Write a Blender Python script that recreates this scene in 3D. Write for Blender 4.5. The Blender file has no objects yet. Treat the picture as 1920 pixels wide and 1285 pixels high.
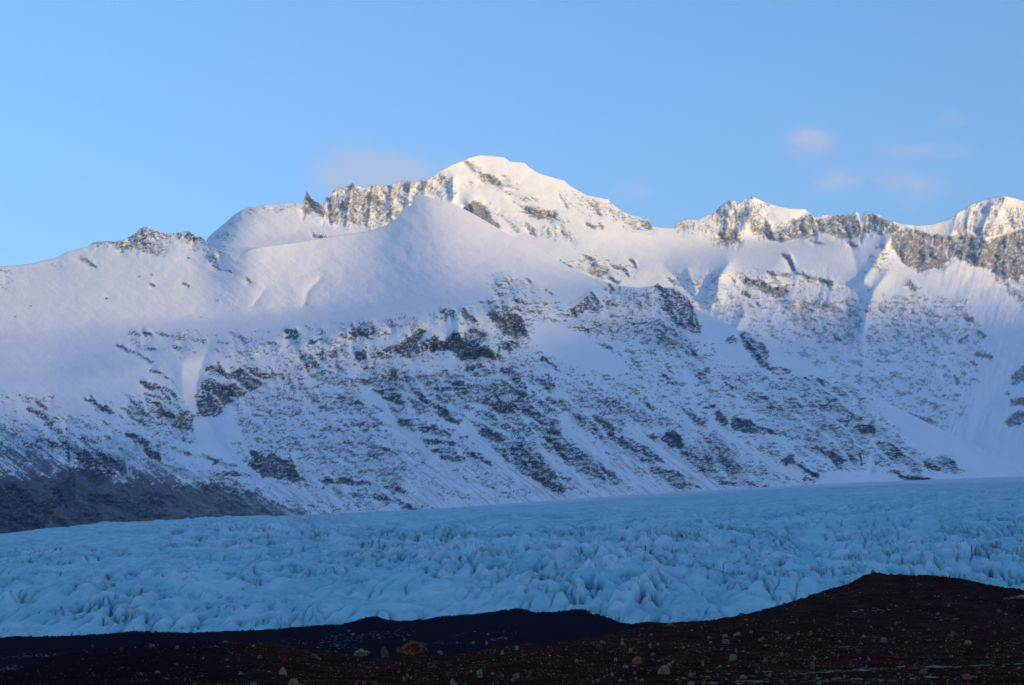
import bpy, math, random
import numpy as np
from mathutils import Vector

rng = np.random.default_rng(11)
random.seed(11)
sc = bpy.context.scene
COL = sc.collection

# ------------------------------------------------------------------ camera
F = 3734.0                      # focal length in pixels of the 1920 px wide photograph
CX, CY = 960.0, 642.5
HORIZON = 1185.0                # image row of the true horizon
PITCH = math.atan((HORIZON - CY) / F)
CAM = np.array([0.0, 0.0, 1.8])  # eye height over the moraine
cam = bpy.data.objects.new('camera', bpy.data.cameras.new('camera'))
COL.objects.link(cam)
cam.location = CAM
cam.rotation_euler = (math.pi / 2 + PITCH, 0, 0)
cam.data.sensor_width = 36.0
cam.data.lens = 36.0 * F / 1920.0
cam.data.clip_start = 0.5
cam.data.clip_end = 60000
sc.camera = cam

# ------------------------------------------------------------------ light
SUN_EL = math.radians(6.0)
SUN_AZ = math.radians(127.0)     # clockwise from +Y: behind the camera, to the right
sun_dir = Vector((math.sin(SUN_AZ) * math.cos(SUN_EL), math.cos(SUN_AZ) * math.cos(SUN_EL), math.sin(SUN_EL)))
world = bpy.data.worlds.new('World')
sc.world = world
world.use_nodes = True
wn, wl = world.node_tree.nodes, world.node_tree.links
sky = wn.new('ShaderNodeTexSky')
sky.sky_type = 'NISHITA'
sky.sun_disc = False
sky.sun_elevation = SUN_EL
sky.sun_rotation = SUN_AZ
sky.ozone_density = 4.0
sky.air_density = 1.0
sky.dust_density = 0.4
sky.altitude = 0
bg = wn['Background']
bg.inputs[1].default_value = 0.1

def wmath(op, a, b=None, c=None):
    n = wn.new('ShaderNodeMath'); n.operation = op
    for i, v in enumerate((a, b, c)):
        if v is None: continue
        if isinstance(v, (int, float)): n.inputs[i].default_value = v
        else: wl.new(v, n.inputs[i])
    return n.outputs[0]

# thin evening clouds: soft banks in a few directions, broken up by noise
tc = wn.new('ShaderNodeTexCoord')
sep = wn.new('ShaderNodeSeparateXYZ'); wl.new(tc.outputs['Generated'], sep.inputs[0])
yy = wmath('MAXIMUM', sep.outputs[1], 0.05)
sx = wmath('DIVIDE', sep.outputs[0], yy)
sz = wmath('DIVIDE', sep.outputs[2], yy)
nz = wn.new('ShaderNodeTexNoise'); nz.inputs['Scale'].default_value = 30; nz.inputs['Detail'].default_value = 9; nz.inputs['Distortion'].default_value = 0.5
nz.inputs['Roughness'].default_value = 0.62
mp = wn.new('ShaderNodeMapping'); mp.inputs['Scale'].default_value = (1, 1, 1.7); wl.new(tc.outputs['Generated'], mp.inputs['Vector']); wl.new(mp.outputs[0], nz.inputs['Vector'])
nzo = wmath('MULTIPLY_ADD', nz.outputs['Fac'], 6.0, -2.2)
def cloud(u, v, ru, rv, amt):
    e = math.atan2(CY - v, F) + PITCH
    x0 = (u - CX) / F / math.cos(PITCH); z0 = math.tan(e)
    dx = wmath('DIVIDE', wmath('SUBTRACT', sx, x0), ru / F)
    dz = wmath('DIVIDE', wmath('SUBTRACT', sz, z0), rv / F)
    r2 = wmath('ADD', wmath('MULTIPLY', dx, dx), wmath('MULTIPLY', dz, dz))
    g = wmath('EXPONENT', wmath('MULTIPLY', r2, -1.0))
    return wmath('MULTIPLY', g, amt)
tot = None
for c in [(636, 326, 46, 40, 0.85), (722, 314, 70, 40, 0.95), (805, 330, 70, 28, 0.5), (1528, 262, 36, 24, 0.75),
          (1500, 300, 30, 22, 0.22), (1590, 340, 60, 20, 0.42), (1695, 350, 80, 28, 0.6), (1720, 285, 100, 18, 0.36),
          (1195, 360, 36, 15, 0.38), (1810, 222, 30, 16, 0.2)]:
    g = cloud(*c)
    tot = g if tot is None else wmath('ADD', tot, g)
cm = wmath('MINIMUM', wmath('MAXIMUM', wmath('MULTIPLY', tot, nzo), 0.0), 0.7)
mix = wn.new('ShaderNodeMix'); mix.data_type = 'RGBA'
wl.new(cm, mix.inputs['Factor'])
tint = wn.new('ShaderNodeMix'); tint.data_type = 'RGBA'; tint.blend_type = 'MULTIPLY'
tint.inputs['Factor'].default_value = 1.0; tint.inputs['B'].default_value = (1.10, 0.95, 0.94, 1)   # film colour balance
wl.new(sky.outputs[0], tint.inputs['A']); wl.new(tint.outputs['Result'], mix.inputs['A'])
mix.inputs['B'].default_value = (1.28, 1.42, 1.82, 1)
wl.new(mix.outputs['Result'], bg.inputs[0])

sun = bpy.data.objects.new('sun', bpy.data.lights.new('sun', 'SUN'))
COL.objects.link(sun)
sun.data.energy = 1.3
sun.data.angle = math.radians(3.2)   # low sun in thick air: a wide soft edge to the valley shadow
sun.data.color = (1.0, 0.69, 0.24)
sun.rotation_euler = (-sun_dir).to_track_quat('-Z', 'Y').to_euler()

vs = sc.view_settings
vs.view_transform = 'Standard'
vs.look = 'None'
vs.gamma = 1.0
vs.use_curve_mapping = False
vs.exposure = 2.2
sc.cycles.use_denoising = True
sc.cycles.denoising_prefilter = 'NONE'
sc.cycles.denoising_input_passes = 'RGB_ALBEDO_NORMAL'
sc.cycles.max_bounces = 6
sc.cycles.diffuse_bounces = 3
sc.cycles.volume_bounces = 0
sc.cycles.sample_clamp_direct = 8.0
sc.cycles.sample_clamp_indirect = 2.0

# ------------------------------------------------------------------ numeric helpers
def ray(u, v):
    cx = (u - CX) / F; cy = (CY - v) / F
    return cx, np.cos(PITCH) - cy * np.sin(PITCH), np.sin(PITCH) + cy * np.cos(PITCH)

def place(u, v, D):
    x, y, z = ray(u, v)
    t = D / y
    return np.stack([CAM[0] + x * t, CAM[1] + D, CAM[2] + z * t], -1)

def _hash(ix, iy, seed):
    h = (ix * 374761393 + iy * 668265263 + seed * 974634777) & 0xFFFFFFFF
    h = ((h ^ (h >> 13)) * 1274126177) & 0xFFFFFFFF
    return (h ^ (h >> 16)) & 0xFFFF

def perlin(x, y, seed=0):
    ix = np.floor(x).astype(np.int64); iy = np.floor(y).astype(np.int64)
    fx = (x - ix).astype(np.float32); fy = (y - iy).astype(np.float32)
    def g(jx, jy, dx, dy):
        a = _hash(jx, jy, seed).astype(np.float32) * np.float32(2 * math.pi / 65536)
        return np.cos(a) * dx + np.sin(a) * dy
    n00 = g(ix, iy, fx, fy); n10 = g(ix + 1, iy, fx - 1, fy)
    n01 = g(ix, iy + 1, fx, fy - 1); n11 = g(ix + 1, iy + 1, fx - 1, fy - 1)
    sx_ = fx * fx * fx * (fx * (fx * 6 - 15) + 10); sy_ = fy * fy * fy * (fy * (fy * 6 - 15) + 10)
    a = n00 + sx_ * (n10 - n00); b = n01 + sx_ * (n11 - n01)
    return (a + sy_ * (b - a)) * 1.5

def fbm(x, y, seed=0, octs=5, gain=0.5, lac=2.03, ridged=False):
    s = 0; a = 1.0; t = 0
    for o in range(octs):
        n = perlin(x * lac ** o + 17.3 * o, y * lac ** o - 9.1 * o, seed + o * 31)
        if ridged: n = 1 - 2 * np.abs(n)
        s = s + a * n; t += a * a; a *= gain
    return s / math.sqrt(t)

def rank(n):                       # noise to roughly uniform 0..1
    z = (n - n.mean()) / (n.std() + 1e-9)
    return 1 / (1 + np.exp(-1.702 * z))

def blur1(a, r, axis):
    if r <= 0: return a
    r = int(max(1, round(r)))
    for _ in range(2):
        pad = [(0, 0)] * a.ndim; pad[axis] = (r + 1, r)
        c = np.cumsum(np.pad(a, pad, mode='edge'), axis=axis, dtype=np.float64)
        n = a.shape[axis]
        hi = np.take(c, np.arange(2 * r + 1, 2 * r + 1 + n), axis=axis)
        lo = np.take(c, np.arange(0, n), axis=axis)
        a = (hi - lo) / (2 * r + 1)
    return a

def blur(a, r0, r1): return blur1(blur1(a, r0, 0), r1, 1)
def sstep(x): x = np.clip(x, 0, 1); return x * x * (3 - 2 * x)

# image-plane canvas used only to lay out where rock shows on the slopes
PX0, PY0, PW, PH = -140, 260, 2220, 790
def seg_dist(X, Y, pts):
    d = np.full(X.shape, 1e9)
    for (x0, y0), (x1, y1) in zip(pts[:-1], pts[1:]):
        vx, vy = x1 - x0, y1 - y0; L = vx * vx + vy * vy + 1e-9
        t = np.clip(((X - x0) * vx + (Y - y0) * vy) / L, 0, 1)
        d = np.minimum(d, np.hypot(X - x0 - t * vx, Y - y0 - t * vy))
    return d

def in_poly(X, Y, pts):
    c = np.zeros(X.shape, bool); n = len(pts)
    for i in range(n):
        x0, y0 = pts[i]; x1, y1 = pts[(i + 1) % n]
        if y0 == y1: continue
        k = ((y0 > Y) != (y1 > Y)) & (X < (x1 - x0) * (Y - y0) / (y1 - y0) + x0)
        c ^= k
    return c

def shape_mask(pts, w=None, feather=3.0):
    xs = [p[0] for p in pts]; ys = [p[1] for p in pts]
    m = (w or 0) + 3 * feather + 2
    x0 = int(max(PX0, min(xs) - m)); x1 = int(min(PX0 + PW - 1, max(xs) + m))
    y0 = int(max(PY0, min(ys) - m)); y1 = int(min(PY0 + PH - 1, max(ys) + m))
    Y, X = np.mgrid[y0:y1 + 1, x0:x1 + 1].astype(float)
    d = seg_dist(X, Y, list(pts) + ([pts[0]] if w is None else []))
    if w is None:
        s = np.where(in_poly(X, Y, pts), d, -d)
    else:
        s = w / 2.0 - d
    return (slice(y0 - PY0, y1 + 1 - PY0), slice(x0 - PX0, x1 + 1 - PX0)), sstep(s / (2 * feather) + 0.5)

def sample(canvas, U, V):
    x = np.clip(U - PX0, 0, PW - 1.001); y = np.clip(V - PY0, 0, PH - 1.001)
    ix = x.astype(int); iy = y.astype(int); fx = x - ix; fy = y - iy
    return (canvas[iy, ix] * (1 - fx) * (1 - fy) + canvas[iy, ix + 1] * fx * (1 - fy)
            + canvas[iy + 1, ix] * (1 - fx) * fy + canvas[iy + 1, ix + 1] * fx * fy)

def line(pts, u):
    p = np.array(pts, float); return np.interp(u, p[:, 0], p[:, 1])

def grid_mesh(name, P, mats, attrs=None, smooth=True, label=None):
    nr, nu = P.shape[:2]
    me = bpy.data.meshes.new(name)
    n = nr * nu
    me.vertices.add(n); me.vertices.foreach_set('co', P.reshape(-1).astype(np.float32))
    i = np.arange(n, dtype=np.int32).reshape(nr, nu)
    q = np.stack([i[:-1, :-1], i[:-1, 1:], i[1:, 1:], i[1:, :-1]], -1).reshape(-1, 4)
    me.loops.add(q.size); me.loops.foreach_set('vertex_index', q.reshape(-1))
    me.polygons.add(len(q)); me.polygons.foreach_set('loop_start', np.arange(0, q.size, 4, dtype=np.int32))
    me.polygons.foreach_set('use_smooth', np.full(len(q), smooth))
    me.update()
    for k, a in (attrs or {}).items():
        at = me.attributes.new(k, 'FLOAT', 'POINT'); at.data.foreach_set('value', a.reshape(-1).astype(np.float32))
    me.materials.append(mats)
    o = bpy.data.objects.new(name, me); COL.objects.link(o)
    o['kind'] = 'structure'
    if label: o['label'] = label
    return o

# ------------------------------------------------------------------ materials
def new_mat(name):
    m = bpy.data.materials.new(name); m.use_nodes = True
    nt = m.node_tree; return m, nt, nt.nodes['Principled BSDF']

def noise_node(nt, scale, detail=4, rough=0.55, vec=None):
    n = nt.nodes.new('ShaderNodeTexNoise')
    n.inputs['Scale'].default_value = scale; n.inputs['Detail'].default_value = detail; n.inputs['Roughness'].default_value = rough
    if vec is None:
        t = nt.nodes.new('ShaderNodeTexCoord'); vec = t.outputs['Object']
    nt.links.new(vec, n.inputs['Vector'])
    return n

def ramp(nt, fac, stops):
    r = nt.nodes.new('ShaderNodeValToRGB')
    while len(r.color_ramp.elements) < len(stops): r.color_ramp.elements.new(0.5)
    for e, (p, c) in zip(r.color_ramp.elements, stops):
        e.position = p; e.color = (*c, 1)
    nt.links.new(fac, r.inputs[0]); return r

def mixc(nt, fac, a, b):
    n = nt.nodes.new('ShaderNodeMix'); n.data_type = 'RGBA'
    for v, k in ((fac, 'Factor'), (a, 'A'), (b, 'B')):
        if isinstance(v, (int, float)): n.inputs[k].default_value = v
        elif isinstance(v, tuple): n.inputs[k].default_value = (*v, 1)
        else: nt.links.new(v, n.inputs[k])
    return n.outputs['Result']

def mountain_material():
    m, nt, bs = new_mat('snow_and_basalt')
    a = nt.nodes.new('ShaderNodeAttribute'); a.attribute_name = 'rock'
    g = nt.nodes.new('ShaderNodeAttribute'); g.attribute_name = 'foot_tint'
    n1 = noise_node(nt, 0.075, 7, 0.72)
    rock = ramp(nt, n1.outputs['Fac'], [(0.32, (0.035, 0.042, 0.045)), (0.5, (0.105, 0.118, 0.115)), (0.68, (0.24, 0.255, 0.235))])
    n4 = noise_node(nt, 0.022, 4, 0.6)
    big = ramp(nt, n4.outputs['Fac'], [(0.36, (0.45, 0.47, 0.50)), (0.5, (0.95, 0.95, 0.95)), (0.64, (1.45, 1.42, 1.35))])
    mu = nt.nodes.new('ShaderNodeMix'); mu.data_type = 'RGBA'; mu.blend_type = 'MULTIPLY'; mu.inputs['Factor'].default_value = 1.0
    nt.links.new(rock.outputs[0], mu.inputs['A']); nt.links.new(big.outputs[0], mu.inputs['B'])
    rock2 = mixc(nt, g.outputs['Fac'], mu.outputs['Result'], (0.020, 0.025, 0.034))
    n2 = noise_node(nt, 0.012, 4)
    snow = ramp(nt, n2.outputs['Fac'], [(0.3, (0.84, 0.85, 0.87)), (0.7, (0.90, 0.90, 0.91))])
    c = mixc(nt, a.outputs['Fac'], snow.outputs[0], rock2)
    nt.links.new(c, bs.inputs['Base Color'])
    bs.inputs['Roughness'].default_value = 0.85
    bs.inputs['Specular IOR Level'].default_value = 0.15
    n3 = noise_node(nt, 0.10, 7, 0.7)
    b = nt.nodes.new('ShaderNodeBump'); b.inputs['Distance'].default_value = 2.4; b.inputs['Strength'].default_value = 0.5
    dm = nt.nodes.new('ShaderNodeMath'); dm.operation = 'MULTIPLY_ADD'; dm.inputs[1].default_value = 7.0; dm.inputs[2].default_value = 2.2
    nt.links.new(a.outputs['Fac'], dm.inputs[0]); nt.links.new(dm.outputs[0], b.inputs['Distance'])
    nt.links.new(n3.outputs['Fac'], b.inputs['Height']); nt.links.new(b.outputs[0], bs.inputs['Normal'])
    return m

MOUNTAIN = mountain_material()

# ------------------------------------------------------------------ rock zones (pixel outline on the slope, cover 0..1, grain)
# grain: b = blocky, s = level strata, d = falling to the right, v = upright ribs
ZA = [  # front massif
 ([(420,650),(560,625),(720,600),(900,575),(1030,570),(1200,560),(1320,640),(1440,700),(1640,780),(1780,880),(1400,905),(1000,930),(640,955),(460,880)],.23,'b'),
 ([(165,456),(200,450),(232,449),(255,434),(270,424),(285,428),(300,436),(330,435),(350,432),(370,438),(388,452),(370,461),(345,455),(325,450),(310,455),(312,472),(290,465),(262,467),(246,474),(225,468),(210,460),(190,460),(175,464)],.62,'b'),
 ([(385,452),(405,450),(412,480),(402,500),(392,480)],.42,'b'), ([(405,455),(425,455),(432,472),(418,472)],.38,'b'),
 ([(0,505),(20,515),(40,530),(0,540)],.2,'b'),
 ([(400,625),(560,612),(720,600),(700,650),(600,668),(400,655)],.17,'b'),
 ([(225,622),(420,622),(420,650),(330,660),(250,655)],.13,'b'),
 ([(245,750),(300,752),(312,775),(295,788),(265,780),(260,765)],.75,'d'),
 ([(225,763),(240,766),(250,780),(268,790),(275,798),(262,797),(248,788)],.92,'d'),
 ([(335,768),(362,770),(363,800),(345,810),(322,800)],.85,'b'), ([(315,800),(350,805),(355,830),(330,838),(305,825),(298,810)],.55,'b'),
 ([(240,745),(365,760),(362,850),(300,860),(240,830)],.32,'d'),
 ([(255,815),(282,825),(300,860),(285,862),(262,835)],.8,'d'),
 # dark foot of the left spur
 ([(0,905),(25,903),(50,918),(70,945),(95,930),(110,905),(135,890),(146,896),(142,945),(120,945),(100,955),(85,990),(60,1005),(-130,1030),(-130,905)],.96,'b'),
 ([(45,842),(60,835),(85,828),(98,842),(118,838),(128,868),(146,888),(165,903),(182,915),(198,904),(218,890),(223,872),(207,850),(170,843),(146,850),(133,836),(118,820),(95,826),(75,818)],.9,'v'),
 ([(-130,870),(0,880),(60,830),(140,812),(250,852),(380,872),(450,900),(600,958),(720,958),(0,1012),(-130,1020)],.34,'d'),
 ([(-130,770),(0,790),(120,800),(250,830),(140,860),(0,900),(-130,900)],.42,'d'),
 ([(-130,740),(30,740),(120,760),(250,800),(260,850),(100,830),(-130,800)],.16,'d'),
 ([(20,925),(60,930),(75,985),(10,1000)],.98,'b'),
 ([(140,925),(300,925),(330,975),(200,990),(130,990)],.78,'d'),
 ([(360,900),(480,930),(460,965),(380,975)],.75,'d'),
 # crags above the gully
 ([(362,785),(368,740),(385,705),(410,680),(425,700),(455,685),(500,695),(510,705),(500,720),(470,735),(455,745),(430,755),(415,775),(405,782),(385,782)],.74,'b'),
 ([(376,758),(395,750),(412,760),(412,778),(385,782)],.92,'b'),
 ([(500,690),(530,690),(560,680),(565,700),(545,720),(555,735),(535,750),(510,745)],.55,'v'),
 ([(560,668),(575,662),(605,660),(608,683),(590,695),(575,692)],.8,'b'), ([(612,658),(630,655),(640,668),(622,675)],.85,'b'),
 ([(663,660),(688,657),(690,675),(668,678)],.97,'b'), ([(652,625),(670,605),(700,602),(708,620),(700,640),(668,632)],.7,'s'),
 ([(710,605),(740,600),(780,588),(783,610),(760,605),(735,612),(712,610)],.5,'b'), ([(500,640),(610,640),(640,680),(560,690)],.22,'b'),
 # the big overhang and its neighbours
 ([(736,650),(760,637),(788,616),(798,624),(782,645),(792,664),(764,673),(742,662)],.93,'d'),
 ([(696,670),(715,655),(736,650),(740,668),(710,672)],.78,'b'),
 ([(800,655),(818,632),(830,640),(858,618),(868,640),(905,645),(928,662),(938,679),(902,672),(866,678),(853,659),(835,657),(812,662)],1.1,'b'),
 ([(784,652),(800,636),(822,622),(828,630),(812,655),(795,660)],.72,'b'),
 ([(865,628),(887,610),(916,626),(906,646),(870,640)],.68,'b'), ([(918,640),(930,645),(932,662),(915,650)],.4,'b'),
 ([(824,584),(835,579),(852,583),(855,595),(838,594)],.9,'b'), ([(860,585),(875,577),(887,597),(870,600)],.7,'b'),
 ([(912,592),(925,580),(960,585),(978,590),(986,610),(993,634),(970,638),(945,627),(930,612)],.92,'b'),
 ([(905,565),(1010,563),(1022,605),(990,600),(960,585),(915,580)],.48,'s'),
 ([(937,640),(965,637),(976,650),(960,660),(940,657)],.82,'b'),
 # banded cliffs in the middle
 ([(560,690),(640,682),(700,685),(800,690),(870,690),(905,690),(925,720),(900,760),(868,795),(830,775),(790,790),(735,790),(700,770),(690,722),(560,722)],.5,'s'),
 ([(440,745),(560,722),(660,740),(690,770),(700,800),(740,850),(760,900),(640,900),(560,850),(450,850)],.36,'s'),
 ([(600,740),(660,720),(700,760),(695,775),(640,765)],.55,'s'),
 ([(720,735),(800,735),(830,760),(825,790),(810,770),(740,757)],.72,'s'),
 ([(870,690),(960,685),(985,700),(990,740),(1050,740),(1080,770),(1060,800),(1040,850),(1000,850),(940,840),(920,810),(880,790),(900,760),(890,720)],.6,'b'),
 ([(815,755),(835,763),(850,780),(862,790),(868,800),(845,793),(822,785)],1.0,'b'), ([(714,740),(745,743),(738,756),(713,753)],.97,'s'),
 ([(738,780),(770,788),(778,800),(745,798)],.92,'s'), ([(770,795),(812,795),(852,815),(842,821),(800,815)],.72,'s'),
 ([(1018,806),(1035,795),(1050,805),(1058,820),(1030,818)],1.0,'b'), ([(895,816),(905,803),(925,807),(945,812),(962,825),(930,831),(905,820)],.92,'b'),
 ([(925,835),(945,825),(1010,830),(1020,860),(1045,885),(1068,900),(1060,925),(1030,912),(990,902),(960,880),(935,855)],.66,'s'),
 ([(1015,820),(1070,820),(1080,840),(1100,850),(1130,868),(1150,885),(1167,905),(1155,915),(1120,897),(1080,882),(1055,862),(1035,846)],.66,'s'),
 ([(1060,770),(1110,785),(1150,815),(1200,828),(1240,850),(1250,870),(1220,872),(1160,848),(1120,818),(1085,802)],.68,'b'),
 ([(1110,780),(1135,785),(1156,800),(1152,819),(1130,805)],.93,'b'),
 ([(1213,878),(1265,876),(1282,895),(1299,919),(1270,916),(1235,896)],.76,'s'),
 ([(1235,826),(1250,808),(1270,811),(1287,832),(1277,843),(1255,839)],1.05,'b'), ([(1203,808),(1225,812),(1238,830),(1222,832)],.75,'b'),
 ([(1278,768),(1296,770),(1332,796),(1326,804),(1298,790)],.85,'d'), ([(1338,772),(1350,769),(1367,792),(1360,801),(1345,790)],1.05,'b'),
 ([(1370,780),(1400,785),(1417,796),(1421,816),(1374,808)],.97,'b'),
 ([(1290,830),(1340,810),(1380,850),(1400,880),(1420,905),(1380,912),(1330,892),(1280,862)],.52,'d'), ([(1345,850),(1380,862),(1392,880),(1360,878)],.85,'d'),
 ([(1400,870),(1470,890),(1510,908),(1440,912),(1400,905)],.34,'d'),
 ([(1458,860),(1487,854),(1489,870),(1474,873)],1.05,'b'), ([(1545,845),(1575,848),(1582,868),(1576,882),(1560,870)],1.05,'b'),
 ([(1575,855),(1610,845),(1612,870),(1590,870)],.6,'d'),
 ([(1603,800),(1620,794),(1647,808),(1640,816),(1613,813)],1.05,'b'), ([(1572,788),(1597,782),(1602,790),(1588,794)],1.0,'b'),
 ([(1540,740),(1590,733),(1606,755),(1580,766),(1545,756)],.62,'b'), ([(1440,752),(1510,745),(1560,758),(1560,770),(1440,772)],.5,'s'),
 ([(1500,700),(1600,720),(1660,790),(1700,832),(1680,860),(1600,885),(1500,855),(1420,800),(1430,740)],.4,'b'),
 ([(1655,840),(1690,828),(1720,853),(1760,868),(1780,862),(1800,882),(1760,886),(1700,872),(1665,872),(1650,860)],.62,'d'),
 ([(1385,632),(1395,620),(1420,640),(1430,645),(1440,665),(1447,682),(1430,692),(1415,680),(1400,655)],.78,'b'),
 ([(1358,640),(1375,630),(1380,640),(1368,646)],.85,'b'),
 ([(1420,690),(1520,710),(1560,750),(1430,745),(1300,725),(1250,700)],.3,'s'), ([(1303,705),(1318,690),(1331,685),(1323,705),(1312,716)],.8,'b'),
 ([(1228,565),(1245,540),(1262,540),(1290,560),(1300,575),(1312,608),(1314,626),(1290,620),(1268,610),(1252,590)],.8,'v'),
 ([(1250,545),(1262,545),(1266,580),(1255,580)],.9,'v'),
 ([(1138,545),(1240,550),(1225,572),(1190,576),(1160,562)],.54,'v'), ([(1060,590),(1085,568),(1110,548),(1132,575),(1120,586),(1100,580),(1080,600)],.76,'v'),
 ([(1128,563),(1150,563),(1158,574),(1140,574)],.75,'b'), ([(1080,613),(1105,614),(1106,631)],.85,'b'),
 ([(1060,600),(1180,590),(1250,600),(1300,640),(1335,685),(1280,672),(1180,642),(1110,622)],.46,'b'),
 ([(1235,618),(1252,630),(1247,647),(1233,635)],.93,'b'), ([(1255,632),(1268,640),(1262,652),(1250,648)],.8,'b'), ([(1275,652),(1300,650),(1309,665),(1295,673)],.72,'b'),
 ([(1100,650),(1180,660),(1260,690),(1350,750),(1300,770),(1200,760),(1120,720),(1090,690)],.25,'b'),
 ([(1090,720),(1200,760),(1280,800),(1200,806),(1100,775),(1040,760)],.48,'d'), ([(1280,720),(1440,740),(1440,780),(1300,765)],.28,'s'),
 ([(985,700),(1010,705),(1040,715),(1035,735),(1000,740)],.6,'b'),
 ([(915,530),(940,524),(985,535),(992,545),(960,552),(925,556)],.4,'b'), ([(1000,545),(1015,550),(1035,585),(1020,590)],.3,'d'),
 ([(462,850),(480,843),(500,852),(515,848),(530,862),(545,855),(560,885),(577,903),(545,906),(520,896),(495,896),(478,880),(462,870)],.96,'b'),
 ([(597,898),(640,896),(700,903),(697,911),(640,911),(605,907)],.98,'s'), ([(645,921),(680,925),(722,925),(770,943),(825,952),(760,959),(740,946),(690,936),(655,930)],.85,'d'),
 ([(560,880),(640,890),(720,920),(640,960),(580,950)],.3,'b'), ([(600,930),(640,925),(720,955),(620,962)],.4,'b'),
 ([(415,862),(440,866),(446,875),(425,878),(412,872)],.8,'b'), ([(393,860),(415,860),(418,870),(398,872)],.8,'b'),
 ([(440,825),(600,825),(600,850),(460,850)],.3,'s'),
]
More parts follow.
